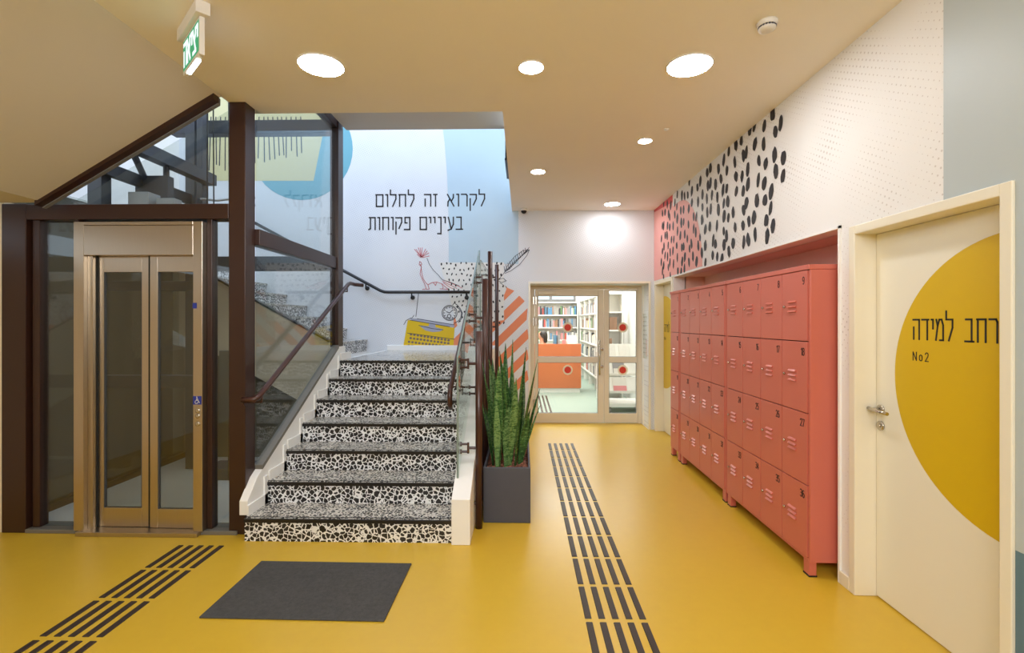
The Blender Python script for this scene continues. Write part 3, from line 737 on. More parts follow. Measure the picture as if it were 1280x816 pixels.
# ------------------------------------------------------------------ lift shaft glazing
LS = thing('lift_shaft_enclosure', 'dark brown steel and glass enclosure of the lift shaft beside the stairs', 'lift shaft', (-2.9, 3.5, 0))
YF = 3.46
def member(name, *a, mat='brown', bevel=.004, **kw):
    m = MB(); m.box(*a); return build(name, m, mat, LS, bevel=bevel, **kw)
member('post', -2.125, -2.005, YF, YF + .13, 0, CZ + .02)
member('post', -3.80, -3.62, YF - .01, YF + .12, 0, 2.40)
member('post', -2.045, -1.955, 5.10, 5.24, 1.275, 3.75)
member('post', -3.60, -3.545, YF + .02, YF + .09, .03, 2.29)
member('post', -3.272, -3.245, YF + .01, YF + .09, .03, 2.29)
member('post', -2.30, -2.262, YF + .02, YF + .09, .03, 2.29)
member('beam', -3.80, -2.125, YF - .005, YF + .12, 2.285, 2.395)
m = MB(); m.hexa([(-2.06, YF + .13, 2.115), (-1.97, YF + .13, 2.115), (-1.97, 5.1, 2.105), (-2.045, 5.1, 2.105), (-2.06, YF + .13, 2.235), (-1.97, YF + .13, 2.235), (-1.97, 5.1, 2.225), (-2.045, 5.1, 2.225)]); build('beam', m, 'brown', LS, bevel=.004)
member('beam', -2.045, -1.965, YF + .13, 5.10, 3.60, 3.72)
zt_ = lambda x, d: sof(x) - d
m = MB(); m.prism([(xk - .02, 3.30, 2.387 - .036), (-2.135, 3.30, zt_(-2.135, .042)), (-2.135, 3.30, zt_(-2.135, .001)), (xk - .02, 3.30, 2.386)], (0, .06, 0)); build('raking_trim', m, 'brown', LS)
m = MB(); m.prism([(xk - .02, 3.355, 2.387 - .042), (-2.14, 3.355, zt_(-2.14, .048)), (-2.14, 3.355, zt_(-2.14, .0)), (xk - .02, 3.355, 2.387)], (0, .03, 0)); build('glazing_bead', m, 'grey_plastic', LS)
member('sill', -3.62, -2.06, YF - .015, YF + .14, 0, .028, mat='glass_skirt', bevel=.003)
member('beam', -3.80, -2.045, 5.12, 5.24, 2.09, 2.24, mat='greysteel')
member('beam', -3.80, -2.045, 5.12, 5.24, 3.56, 3.70, mat='greysteel')
def pane(*pts, thick=(0, .010, 0)):
    m = MB(); m.prism(pts, thick); return build('glass_pane', m, 'glass_shaft', LS)
pane((-3.545, YF + .05, .03), (-3.272, YF + .05, .03), (-3.272, YF + .05, 2.285), (-3.545, YF + .05, 2.285))
pane((-2.262, YF + .05, .03), (-2.125, YF + .05, .03), (-2.125, YF + .05, 2.285), (-2.262, YF + .05, 2.285))
pane((-3.38, YF + .05, 2.395), (-2.125, YF + .05, 2.395), (-2.125, YF + .05, 3.11))
pane((-2.0, YF + .13, 2.235), (-2.0, 5.1, 2.225), (-2.0, 5.1, 3.60), (-2.0, YF + .13, 3.60), thick=(.010, 0, 0))
pane((-2.0, YF + .13, .466), (-2.0, 5.1, 1.292), (-2.0, 5.1, 2.105), (-2.0, YF + .13, 2.115), thick=(.010, 0, 0))
m = MB(); m.prism([(-2.013, YF + .13, .434), (-2.013, 5.1, 1.260), (-2.013, 5.1, 1.292), (-2.013, YF + .13, .466)], (.066, 0, 0)); build('glazing_rail', m, 'glass_skirt', LS)

mb = MB(); mb.box(-3.80, -2.01, YF + .15, 5.40, .001, .012)
struct('floor_shaft', mb, 'pit', 'light grey floor inside the lift shaft', 'floor')
mb = MB(); mb.box(-5.0, -2.02, 5.40, 5.46, 0, 1.0); mb.prism([(-5.0, 5.40, 1.0), (-2.02, 5.40, 1.0), (-2.9, 5.40, 1.04), (-5.0, 5.40, 1.5)], (0, .06, 0))  # dark sheet in place of the shaded space under the flight
struct('dark_under_flight', mb, 'underwall', 'dark olive sheet standing for the shade below the upper stair flight', 'wall')
mb = MB(); mb.box(-3.95, -3.88, YF + .12, 5.29, 0, 2.6)  # dark sheet behind the side glass, in place of the darkness beyond it
struct('dark_beyond_shaft', mb, 'underwall', 'dark olive sheet standing for the darkness beyond the shaft side glass', 'wall')
mb = MB(); mb.box(-3.88, -3.80, YF + .15, 5.40, 0, .07)
struct('baseboard_shaft', mb, 'brown', 'dark skirting along the foot of the shaft wall', 'baseboard')
pane((-3.83, YF + .13, .07), (-3.83, 5.38, .07), (-3.83, 5.38, 2.6), (-3.83, YF + .13, 2.6), thick=(.010, 0, 0))
# machinery inside the shaft
SH = thing('lift_machinery', 'grey steel lift guides, beams and hoist box inside the glass shaft', 'lift machinery', (-3.0, 4.7, 0))
def mach(name, *a, mat='greysteel'):
    m = MB(); m.box(*a); return build(name, m, mat, SH, bevel=.003)
mach('guide_rail', -3.50, -3.40, 4.95, 5.05, 0, 4.6)
mach('guide_rail', -3.36, -3.30, 4.92, 5.02, 0, 4.6)
mach('guide_rail', -2.60, -2.565, 3.98, 4.02, .02, 2.0, mat='galv')
mach('car_beam', -3.70, -2.86, 4.16, 4.22, 1.81, 1.895)
mach('car_beam', -3.70, -2.86, 4.16, 4.22, .96, 1.07)
m = MB(); m.hexa([(-3.30, 3.72, 2.96), (-3.20, 3.72, 2.96), (-3.20, 5.0, 2.96), (-3.30, 5.0, 2.96), (-3.30, 3.72, 3.07), (-3.20, 3.72, 3.07), (-3.20, 5.0, 3.07), (-3.30, 5.0, 3.07)]); build('machine_beam', m, 'greysteel', SH)
m = MB(); m.box(-3.49, -3.43, 3.72, 5.0, 2.76, 2.86); build('machine_beam', m, 'greysteel', SH)
mach('cross_beam', -3.50, -3.20, 4.30, 4.38, 2.60, 2.86)
m = MB(); m.tube([(-3.46, 4.4, 2.80), (-3.25, 3.9, 3.05)], .028, 8); build('brace', m, 'greysteel', SH)
m = MB(); m.tube([(-3.25, 4.35, 3.0), (-3.25, 4.35, 2.65)], .025, 8); build('brace', m, 'greysteel', SH)
mach('strut', -3.62, -3.50, 3.95, 4.05, 2.30, 2.78)
mach('hoist_box', -3.40, -3.22, 4.10, 4.24, 2.38, 2.66, mat='galv')
mach('hoist_box', -3.20, -3.04, 4.16, 4.26, 2.36, 2.62, mat='galv')
for k_, (x, y) in enumerate([(-2.97, 4.5), (-2.93, 4.52), (-2.80, 4.55), (-2.76, 4.5), (-2.55, 4.4), (-2.51, 4.42)]):
    m = MB(); m.tube([(x, y, .05), (x + .02 * math.sin(k_), y, 1.2), (x, y, 4.4)], .006, 6); build('rope', m, 'rubber', SH)
for z in (2.72, 2.80):
    m = MB(); m.tube([(-3.30, 4.9, z), (-3.1, 4.85, z - .03), (-2.95, 4.95, z + .02), (-2.85, 5.1, z + .06)], .012, 6); build('cable', m, 'galv', SH)
mach('pit_buffer', -3.1, -2.5, 4.6, 4.9, 0, .12)
PB = MB(); PB.box(-3.33, -3.16, 5.245, 5.295, .42, 1.22)
tag(build('perforated_panel', PB, 'perf', at=(-3.245, 5.27, .42), bevel=.003), 'grey metal box panel behind the narrow glass pane', 'panel')

# lift door
LD = thing('lift_door', 'brushed steel two panel lift door with tall windows', 'lift', (-2.77, 3.45, 0))
m = MB(); x0, x1 = -3.245, -2.300
m.box(x0, x0 + .075, YF - .03, YF + .10, .028, 2.262); m.box(x1 - .068, x1, YF - .03, YF + .10, .028, 2.262); m.box(x0 + .075, x1 - .068, YF - .03, YF + .10, 2.02, 2.235); m.box(x0 + .075, x1 - .068, YF - .032, YF + .10, 2.237, 2.262)
build('door_frame', m, 'steel', LD, bevel=.003)
m = MB(); m.box(x0 + .075, x0 + .115, YF + .0, YF + .10, .028, 2.02); build('reveal', m, 'steel', LD, bevel=.002)
def lift_panel(a, b, y, ga, gb):
    m = MB(); zt, zb = 2.02, .032
    m.box(a, ga, y, y + .03, zb, zt); m.box(gb, b, y, y + .03, zb, zt); m.box(ga, gb, y, y + .03, zb, .17); m.box(ga, gb, y, y + .03, 1.905, zt)
    p = build('door_panel', m, 'steel', LD, bevel=.002)
    m = MB(); m.box(ga, gb, y + .010, y + .018, .17, 1.905); build('window', m, 'glass_car', p)
    m = MB(); q = .008; m.box(ga, ga + q, y + .004, y + .02, .17, 1.905); m.box(gb - q, gb, y + .004, y + .02, .17, 1.905); build('window_bead', m, 'greysteel', p)
m = MB(); m.box(x0 + .1145, x0 + .1215, YF + .03, YF + .054, .032, 2.02); m.box(-2.7345, -2.7275, YF + .022, YF + .07, .032, 2.02); build('gap_shade_strip', m, 'rubber', LD)  # black strips painting the shade in the gaps beside the door panels
lift_panel(x0 + .115, -2.735, YF + .042, -3.085, -2.800)
lift_panel(-2.727, x1 - .064, YF + .025, -2.668, -2.376)
m = MB(); m.box(x0 + .04, x1 - .02, YF - .06, YF + .09, 0, .030); build('threshold', m, 'steel', LD, bevel=.002)
m = MB(); m.box(-2.368, -2.340, YF - .034, YF - .029, 1.635, 1.675); build('indicator', m, 'blue_sign', LD)['label'] = 'small blue square on the lift frame'
cp = MB(); cp.box(-2.366, -2.306, YF - .033, YF - .029, .945, 1.005); pl = build('wheelchair_sign', cp, 'blue_sign', LD); pl['label'] = 'blue wheelchair sign'
m = MB(); n_ = (0, -1, 0); o_ = (-2.366, YF - .0332, .945)
for ln in ([(.5, .8), (.42, .5), (.62, .5), (.78, .22)], [(.42, .62), (.62, .62)], [(.44, .5), (.28, .42), (.24, .26), (.34, .13), (.5, .13), (.6, .26)]): ribbon(m, ln, o_, (1, 0, 0), (0, 0, 1), .06, .0045, n_)
m.cyl((-2.366 + .028, YF - .0332, .945 + .054), .004, .0012, n_, 10); build('emblem', m, 'plastic', pl)
for z in (.90, .862, .805):
    m = MB(); m.lathe([(.017, 0), (.017, .004), (.011, .006)], (-2.333, YF - .03, z), (0, -1, 0), 16); build('call_button', m, 'chrome', LD, smooth=True)

# ------------------------------------------------------------------ handrails
HR = thing('handrail', 'brown round handrail on the lift glazing side of the stairs', 'handrail', (-1.88, 4.3, 1.0))
m = MB(); xh = -1.885
m.tube([(-1.99, 3.40, .985), (-1.90, 3.385, .99), (xh, 3.41, 1.0), (xh, 3.5, 1.045), (xh, 5.20, 1.945), (xh, 5.26, 1.96), (xh + .01, 5.36, 1.955), (xh + .09, 5.42, 1.95)], .021, 12); build('rail', m, 'rail', HR, smooth=True)
for (y, z) in ((3.46, 1.02), (5.17, 1.925)):
    m = MB(); m.tube([(-2.004, y, z - .06), (xh, y, z - .06), (xh, y, z - .015)], .009, 8); m.cyl((-2.006, y, z - .06), .03, .008, (1, 0, 0), 16); build('bracket', m, 'rail', HR, smooth=True)
HB = thing('handrail', 'black round handrail fixed to the mural wall above the landing', 'handrail', (-1.5, 6.87, 1.97))
m = MB(); yh = YB - .075
m.tube([(-4.2, yh, 3.15), (-2.03, yh, 1.985), (-1.97, yh, 1.965), (-1.90, yh, 1.962), (-.62, yh, 1.962)], .022, 12); build('rail', m, 'blackrail', HB, smooth=True)
for x in (-2.24, -1.58, -.80, -3.2):
    z = 1.962 if x > -1.97 else 1.962 + (-1.985 - x) * .535
    m = MB(); m.tube([(x, YB, z - .075), (x, yh, z - .075), (x, yh, z - .015)], .010, 8); m.lathe([(.032, 0), (.032, .012), (.015, .018)], (x, YB, z - .075), (0, -1, 0), 16); build('bracket', m, 'blackrail', HB, smooth=True)

# glass balustrade on the open side of the stairs
BL = thing('balustrade', 'glass stair balustrade on brown round posts beside the planter', 'balustrade', (-.4, 4.6, 0))
gz = lambda y: 1.215 + (y - 3.385) * .587
xg = -.475
m = MB(); m.prism([(xg, 3.50, .27), (xg, 3.50, gz(3.50)), (xg, 5.26, gz(5.26)), (xg, 5.26, 1.235)], (.012, 0, 0)); p1 = build('glass_panel', m, 'glass_rail', BL)
m = MB(); m.prism([(xg - .001, 3.49, gz(3.49)), (xg - .001, 5.26, gz(5.26)), (xg - .001, 5.26, gz(5.26) + .006), (xg - .001, 3.49, gz(3.49) + .006)], (.014, 0, 0)); m.box(xg - .001, xg + .013, 3.494, 3.50, .27, gz(3.5)); m.box(xg - .001, xg + .013, 5.26, 5.266, 1.235, gz(5.26)); build('polished_edge', m, 'glass_edge', p1)
m = MB(); m.box(xg, xg + .012, 5.40, 6.80, 1.26, 2.225); p2 = build('glass_panel', m, 'glass_rail', BL)
m = MB(); m.box(xg - .001, xg + .013, 5.394, 5.40, 1.26, 2.231); m.box(xg - .001, xg + .013, 5.40, 6.80, 2.225, 2.231); build('polished_edge', m, 'glass_edge', p2)
for (y, zt, r, zb) in ((3.61, 1.47, .026, 0), (4.20, 1.905, .026, 0), (4.86, 2.245, .024, 0), (6.15, 2.265, .024, 0)):
    m = MB(); m.tube([(-.325, y, zb), (-.325, y, zt)], r, 16)
    po = build('post', m, 'rail', BL, smooth=True)
    g1 = gz(y) if y < 5.3 else 2.225
    lowz = .27 + (y - 3.5) * .55 if y < 5.3 else 1.26
    for z in (g1 - .12, max(lowz + .18, g1 - .75)):
        m = MB(); m.tube([(-.345, y, z), (-.40, y, z)], .011, 8); m.box(-.412, -.398, y - .010, y + .010, z - .04, z + .04)
        for dz in (-.028, .028):
            m.tube([(-.405, y, z + dz), (xg + .012, y, z + dz)], .009, 8); m.cyl((xg + .012, y, z + dz), .017, .010, (1, 0, 0), 14); m.cyl((xg - .012, y, z + dz), .017, .012, (1, 0, 0), 14)
        build('clamp', m, 'rail', po)
    if y < 5.3:
        z = .13 + (y - 3.5) * .5
        m = MB(); m.tube([(-.36, y, z), (-.325, y, z)], .012, 8); build('wall_fixing', m, 'rail', po)
HI = thing('handrail', 'brown inner handrail on the glass balustrade side of the stairs', 'handrail', (-.56, 4.5, 1.0))
m = MB(); xi = -.565; hz = lambda y: 1.02 + (y - 3.8) * .55
m.tube([(xi, 3.80, .86), (xi, 3.76, .90), (xi, 3.755, .98), (xi, 3.80, hz(3.80)), (xi, 5.12, hz(5.12)), (xi, 5.2, hz(5.12) + .03), (xi, 5.34, hz(5.12) + .035)], .020, 12); build('rail', m, 'rail', HI, smooth=True)
for y in (3.9, 4.5, 5.05):
    m = MB(); m.tube([(xg, y, hz(y) - .06), (xi, y, hz(y) - .06), (xi, y, hz(y) - .012)], .009, 8); build('bracket', m, 'rail', HI, smooth=True)

# dark channel at the edge of the upper floor
m = MB(); m.box(-.185, -.155, 5.2, 5.9, 3.30, 3.62); m.box(-.19, -.15, 5.2, 5.9, 3.28, 3.30)
tag(build('edge_channel', m, 'blackrail', at=(-.17, 5.5, 3.3)), 'dark steel channel at the edge of the floor above the stairs', 'channel')

# ------------------------------------------------------------------ planter with snake plants
PT = thing('planter_box', 'slate grey rectangular planter filled with bark at the foot of the stairs', 'planter', (-.125, 4.15, 0))
px0, px1, py0, py1, pz = -.300, .062, 3.70, 4.64, .425
m = MB(); tk = .018
m.box(px0, px1, py0, py0 + tk, 0, pz); m.box(px0, px1, py1 - tk, py1, 0, pz); m.box(px0, px0 + tk, py0 + tk, py1 - tk, 0, pz); m.box(px1 - tk, px1, py0 + tk, py1 - tk, 0, pz); m.box(px0 + tk, px1 - tk, py0 + tk, py1 - tk, 0, .03)
build('box', m, 'slate', PT, bevel=.005)
m = MB(); random.seed(4); nx, ny = 14, 34; bse = len(m.v)
for j in range(ny + 1):
    for i in range(nx + 1):
        m.v.append((px0 + tk + (px1 - px0 - 2 * tk) * i / nx, py0 + tk + (py1 - py0 - 2 * tk) * j / ny, pz - .045 + random.uniform(-.012, .012)))
for j in range(ny):
    for i in range(nx): a = j * (nx + 1) + i; m.face([a, a + 1, a + nx + 2, a + nx + 1])
build('bark_mulch', m, 'bark', PT)['kind'] = 'stuff'
SP = thing('snake_plant', 'tall banded green snake plant growing in the slate planter', 'plant', (-.12, 4.1, pz - .04))
random.seed(21)
def leaf_mesh(L, W, lean, az, curve, base, twist):
    m = MB(); n = 12; ax = Vector((math.cos(az), math.sin(az), 0)); sdv = Vector((math.cos(az + PI / 2 + twist), math.sin(az + PI / 2 + twist), 0))
    nrm = sdv.cross(Vector((0, 0, 1))); rows = []
    for i in range(n + 1):
        t = i / n; wd = W * (0.42 + 1.36 * t - .4 * t * t) if t < .5 else W * max(0, 1 - ((t - .5) / .5) ** 1.9)
        wd = max(wd, .0012)
        c = Vector(base) + Vector((0, 0, L * t * math.cos(lean))) + ax * (L * t * math.sin(lean) + curve * t * t * L)
        tw = sdv * math.cos(twist * t) + nrm * math.sin(twist * t) * .6
        fold = nrm * wd * .32
        rows.append([c - tw * wd + fold, c - tw * wd * .5 + fold * .3, c, c + tw * wd * .5 + fold * .3, c + tw * wd + fold])
    th = nrm * -.004
    b = 0
    for r_ in rows: m.v += [tuple(p) for p in r_] + [tuple(p + th) for p in r_]
    for i in range(n):
        a, c = i * 10, (i + 1) * 10
        for q in range(4):
            m.face([a + q, a + q + 1, c + q + 1, c + q]); m.face([a + 5 + q, c + 5 + q, c + 6 + q, a + 6 + q])
        m.face([a, c, c + 5, a + 5]); m.face([a + 4, a + 9, c + 9, c + 4])
    return m
specs = []
for i in range(26):
    bx = random.uniform(-.255, .015); by = random.uniform(3.86, 4.5)
    t = abs(by - 4.15) / .4
    L = random.uniform(.55, .95) * (1 - .18 * t)
    if bx > -.05: L *= .9
    az = math.atan2(by - 4.15, bx + .12) + random.uniform(-.7, .7)
    specs.append((L, random.uniform(.028, .040), random.uniform(.03, .2), az, random.uniform(-.02, .13), (bx, by), random.uniform(-1.1, 1.1)))
specs += [(1.02, .036, .02, 0.3, .02, (-.12, 4.12), .2), (.98, .036, .04, 1.2, .02, (-.17, 4.25), -.3), (.95, .034, .05, .2, .04, (-.05, 4.2), .4), (.50, .026, .20, -.1, .12, (-.01, 3.98), .5), (.60, .026, .16, .2, .10, (.0, 4.15), .3),
          (.55, .028, .06, -1.6, .03, (-.20, 3.84), .1), (.66, .036, .03, -1.4, .02, (-.13, 3.88), -.2), (.58, .026, .12, 3.0, .06, (-.24, 3.92), .3), (.78, .036, .05, -.6, .05, (-.06, 3.9), .2), (.86, .036, .10, -.2, .08, (-.02, 4.1), .3), (.84, .034, .10, 3.0, .05, (-.22, 4.1), .3), (.72, .034, .16, 3.1, .05, (-.2, 4.3), .3)]
for L, W, lean, az, cu, (bx, by), tw in specs:
    base = (bx, by, pz - .055)
    lf = build('leaf', leaf_mesh(L, W, lean, az, cu, base, tw), 'leaf', SP, at=base, smooth=True)

# ------------------------------------------------------------------ mat and tactile strips
mt = MB(); mt.box(-.485, .485, -.295, .295, 0, .010)
mo = build('door_mat', mt, 'mat', bevel=.004); mo.location = (-1.19, 2.765, .0005); mo.rotation_euler = (0, 0, math.radians(-0.6))
tag(mo, 'charcoal rectangular mat lying in front of the stairs', 'mat')
def strip_mesh():
    m = MB(); L, W, H = .150, .0175, .005
    m.hexa([(-W, -L, 0), (W, -L, 0), (W, L, 0), (-W, L, 0), (-W + .003, -L + .003, H), (W - .003, -L + .003, H), (W - .003, L - .003, H), (-W + .003, L - .003, H)])
    for q in (-.008, 0, .008): m.box(q - .0018, q + .0018, -L + .008, L - .008, H - .0005, H + .0009)
    return m
strip0 = None
def strips(xc, y0, n, pitch, label, group, rot=0.0, L=1.0):
    global strip0
    for r in range(n):
        for c in range(5):
            if strip0 is None: strip0 = build('tactile_strip', strip_mesh(), 'tactile'); o = strip0
            else: o = strip0.copy(); COL.objects.link(o)
            o.location = (xc + (c - 2) * .0705, y0 + r * pitch, .0003); tag(o, label, 'tactile strip', group)
strips(.483, 2.005, 13, .331, 'dark raised strip of the five-wide guide path down the corridor', 'guide strips along the corridor')
strips(-2.205, 2.137, 4, .331, 'dark raised strip of the short guide path to the lift door', 'guide strips leading to the lift')

# ------------------------------------------------------------------ ceiling fittings
def downlight(x, y, D, label):
    t = thing('ceiling_light', label, 'ceiling light', (x, y, CZ), 'round recessed downlights')
    R = D / 2
    m = MB(); m.lathe([(R * 1.005, 0), (R * 1.05, 0), (R * 1.05, .006), (R * 1.005, .009), (R * 1.005, 0)], (x, y, CZ), (0, 0, -1), 40, False)
    build('trim_ring', m, 'plastic', t, smooth=True)
    m = MB(); m.cyl((x, y, CZ - .0045), R, .004, (0, 0, -1), 40); build('diffuser', m, 'lamp', t)
downlight(-1.245, 2.97, .265, 'large round downlight over the door mat')
downlight(1.035, 3.02, .265, 'large round downlight in front of the lockers')
downlight(.055, 3.02, .15, 'small round downlight halfway between the two large ones')
downlight(1.075, 4.27, .115, 'small round downlight beside the middle lockers')
downlight(.165, 5.12, .145, 'small round downlight near the stairwell edge')
downlight(1.21, 6.55, .20, 'round downlight close to the library wall, lighting it')
sd_ = thing('smoke_detector', 'round white smoke detector on the ceiling', 'smoke detector', (1.30, 2.62, CZ))
m = MB(); m.lathe([(.052, 0), (.052, .012), (.046, .018), (.046, .024)], (1.30, 2.60, CZ), (0, 0, -1), 28); build('base', m, 'plastic', sd_, smooth=True)
m = MB()
for i in range(18):
    a = 2 * PI * i / 18; m.box(1.30 + .040 * math.cos(a) - .004, 1.30 + .040 * math.cos(a) + .004, 2.60 + .040 * math.sin(a) - .004, 2.60 + .040 * math.sin(a) + .004, CZ - .032, CZ - .024)
build('vent_ring', m, 'navy_cloth', sd_)
m = MB(); m.lathe([(.044, .030), (.042, .040), (.026, .047), (.010, .049)], (1.30, 2.60, CZ), (0, 0, -1), 28); build('cap', m, 'plastic', sd_, smooth=True)
cm = thing('security_camera', 'small dome security camera on the ceiling by the stairwell corner', 'security camera', (.02, 6.85, CZ))
m = MB(); m.lathe([(.05, 0), (.05, .02), (.044, .03)], (.02, 6.82, CZ), (0, 0, -1), 20); build('base', m, 'plastic', cm, smooth=True)
m = MB(); m.lathe([(.040, .028), (.037, .045), (.026, .060), (.010, .068)], (.02, 6.82, CZ), (0, 0, -1), 20); build('dome', m, 'rubber', cm, smooth=True)
m = MB(); m.lathe([(.02, 0), (.02, .006), (.008, .016)], (1.19, 4.02, CZ), (0, 0, -1), 16)
tag(build('sprinkler', m, 'plastic', at=(1.19, 4.02, CZ), smooth=True), 'tiny ceiling sensor near the small downlight', 'sensor')
# exit sign hung from the ceiling, turned towards the entrance
ES = thing('exit_sign', 'hanging green exit sign with white Hebrew letters at the ceiling crease', 'exit sign', (-1.72, 2.49, CZ))
A = Vector((-1.835, 2.60, 0)); B = Vector((-1.60, 2.385, 0)); du = (B - A).normalized(); nn_ = Vector((-du.y, du.x, 0)); nn_ = nn_ if nn_.y < 0 else -nn_
Ls = (B - A).length
def obox(m, u0, u1, t0, t1, z0, z1):
    P = [(u0, t0), (u1, t0), (u1, t1), (u0, t1)]
    m.hexa([tuple(A + du * u + nn_ * t + Vector((0, 0, z0))) for u, t in P] + [tuple(A + du * u + nn_ * t + Vector((0, 0, z1))) for u, t in P]); return m
m = MB(); obox(m, -.03, Ls + .03, -.03, .035, 3.065, CZ); build('housing', m, 'plastic', ES, bevel=.004)
m = MB(); obox(m, 0, Ls, -.012, .012, 2.875, 3.065); build('panel', m, 'plastic', ES, bevel=.003)
m = MB(); obox(m, .01, Ls - .01, .0122, .0135, 2.895, 3.05); build('lit_face', m, 'exit_green', ES)['label'] = 'lit green face'
tx = 'יציאה'; hh = .112; ww = text_width(tx, hh, .22); xs_ = (Ls - .05) / ww
m = text_mb(tx, A + du * .025 + nn_ * .0137 + Vector((0, 0, 2.915)), du, (0, 0, 1), nn_, hh, .02, .22, True, xs_); build('lettering', m, 'exit_white', ES)['label'] = 'lit white letters'
m = MB(); obox(m, Ls * .2, Ls * .8, -.010, .010, 2.866, 2.875); build('lamp_strip', m, 'exit_strip', ES)

# ------------------------------------------------------------------ the library beyond the glass door
mb = MB(); mb.box(-2.6, 2.3, 7.4, 14.5, -.12, 0); struct('floor_library', mb, 'lib_floor', 'pale green floor of the library beyond the glass door', 'floor')
mb = MB(); mb.box(-2.7, 2.4, 7.2, 14.6, 3.1, 3.2); struct('ceiling_library', mb, 'white', 'white library ceiling', 'ceiling')
mb = MB(); mb.box(2.12, 2.3, 7.4, 14.5, 0, 3.1); struct('wall_library_right', mb, 'white', 'white library wall behind the magazine rack', 'wall')
mb = MB(); mb.box(-2.7, -2.6, 7.2, 14.5, 0, 3.1); struct('wall_library_left', mb, 'white', 'white library wall out of sight', 'wall')
WX0, WX1, WZ0, WZ1 = .0, 1.58, 2.14, 2.95
mb = MB(); mb.box(-2.7, WX0, 14.4, 14.6, 0, 3.1); mb.box(WX1, 2.4, 14.4, 14.6, 0, 3.1); mb.box(WX0, WX1, 14.4, 14.6, 0, WZ0); mb.box(WX0, WX1, 14.4, 14.6, WZ1, 3.1)
struct('wall_library_back', mb, 'white', 'white library back wall with a high window', 'wall')
wn = thing('window_1', 'high library window with grey frame seen through the glass door', 'window', (.8, 14.4, WZ0), kind='structure')
m = MB(); q = .06
for a in ((WX0, WX0 + q, WZ0, WZ1), (WX1 - q, WX1, WZ0, WZ1), (WX0 + q, WX1 - q, WZ0, WZ0 + q), (WX0 + q, WX1 - q, WZ1 - q, WZ1), (.80, .88, WZ0 + q, WZ1 - q)): m.box(a[0], a[1], 14.37, 14.45, a[2], a[3])
build('window_frame', m, 'grey_plastic', wn)
m = MB(); m.box(WX0 + q, WX1 - q, 14.41, 14.416, WZ0 + q, WZ1 - q); build('pane', m, 'glass_clear', wn)
# bookcases
def bookcase_front(x0, x1, y, depth, zs_, top, label):
    t = thing('bookcase', label, 'bookcase', ((x0 + x1) / 2, y, 0)); s_ = .025
    m = MB(); m.box(x0, x0 + s_, y, y + depth, 0, top); m.box(x1 - s_, x1, y, y + depth, 0, top); m.box(x0 + s_, x1 - s_, y + depth - .02, y + depth, 0, top); build('carcass', m, 'lib_white', t, bevel=.003)
    for z in zs_: m = MB(); m.box(x0 + s_, x1 - s_, y, y + depth - .02, z - .03, z); build('shelf', m, 'lib_white', t)
    m = MB(); m.box(x0, x1, y - .004, y + depth, top, top + .03); build('top_panel', m, 'lib_white', t)
    return t
ZB = [.30, .66, 1.02, 1.38, 1.74]
bookcase_front(-.60, 1.60, 13.95, .30, ZB, 2.08, 'white bookcase along the library back wall under the window')
t = thing('bookcase', 'long white bookcase running along the right side of the library', 'bookcase', (1.8, 11.9, 0))
m = MB(); m.box(1.93, 1.95, 10.1, 13.9, 0, 2.1)
for y in (10.1, 11.05, 12.0, 12.95, 13.87): m.box(1.64, 1.93, y, y + .025, 0, 2.1)
build('carcass', m, 'lib_white', t)
for z in ZB: m = MB(); m.box(1.64, 1.93, 10.1, 13.9, z - .03, z); build('shelf', m, 'lib_white', t)
m = MB(); m.box(1.63, 1.95, 10.09, 13.91, 2.1, 2.13); build('top_panel', m, 'lib_white', t)
bookcase_front(1.50, 1.98, 9.55, .30, ZB, 2.08, 'white end bookcase behind the magazine rack')
# books: individual copies sharing a few meshes
BC = {'white': (226, 222, 214), 'grey': (150, 150, 152), 'dark': (60, 60, 66), 'blue': (84, 132, 168), 'red': (196, 74, 66), 'pink': (222, 142, 144), 'green': (112, 150, 96), 'yellow': (222, 186, 76), 'brown': (150, 116, 92)}
for kx, c in BC.items(): M['book_' + kx] = plain('book_cover_' + kx, c, 0.5, 0.06)
def book_mesh(w_, h_, d_, colour):
    """spine at y=0 facing -y; stands on z=0"""
    m = MB(); c = .004
    m.box(-w_ / 2, -w_ / 2 + c, 0, d_, 0, h_); m.box(w_ / 2 - c, w_ / 2, 0, d_, 0, h_); m.box(-w_ / 2 + c, w_ / 2 - c, 0, c, 0, h_)
    m.cur = 1; m.box(-w_ / 2 + c, w_ / 2 - c, c, d_ - .006, .004, h_ - .004)
    return m
BP = {}
random.seed(99)
def book(loc, rot, colour, w_, h_, d_, label, group):
    key = (colour, w_, h_)
    if key not in BP: o = BP[key] = build('book', book_mesh(w_, h_, d_, colour), ['book_' + colour, 'pages'])
    else: o = BP[key].copy(); COL.objects.link(o)
    o.location = loc; o.rotation_euler = rot; tag(o, label, 'book', group); return o
ORD = ['lowest', 'second lowest', 'middle', 'second highest', 'highest']
pal = ['white'] * 6 + ['grey'] * 5 + ['dark', 'blue', 'red', 'pink', 'green', 'yellow', 'brown', 'brown']
def fill(case, xa, xb, place, zs_list, thick, dens=.85, pal=pal):
    for zi, z in zs_list:
        x = xa
        while x < xb - .03:
            if random.random() > dens: x += random.uniform(.05, .2); continue
            w_ = random.choice(thick); h_ = random.choice((.19, .22, .25)); c = random.choice(pal)
            loc, rot = place(x + w_ / 2, z)
            book(loc, rot, c, w_, h_, .17, f'{c} book standing upright on the {ORD[zi]} shelf of the {case}', f'{c} books on the {ORD[zi]} shelf of the {case}')
            x += w_ + .002
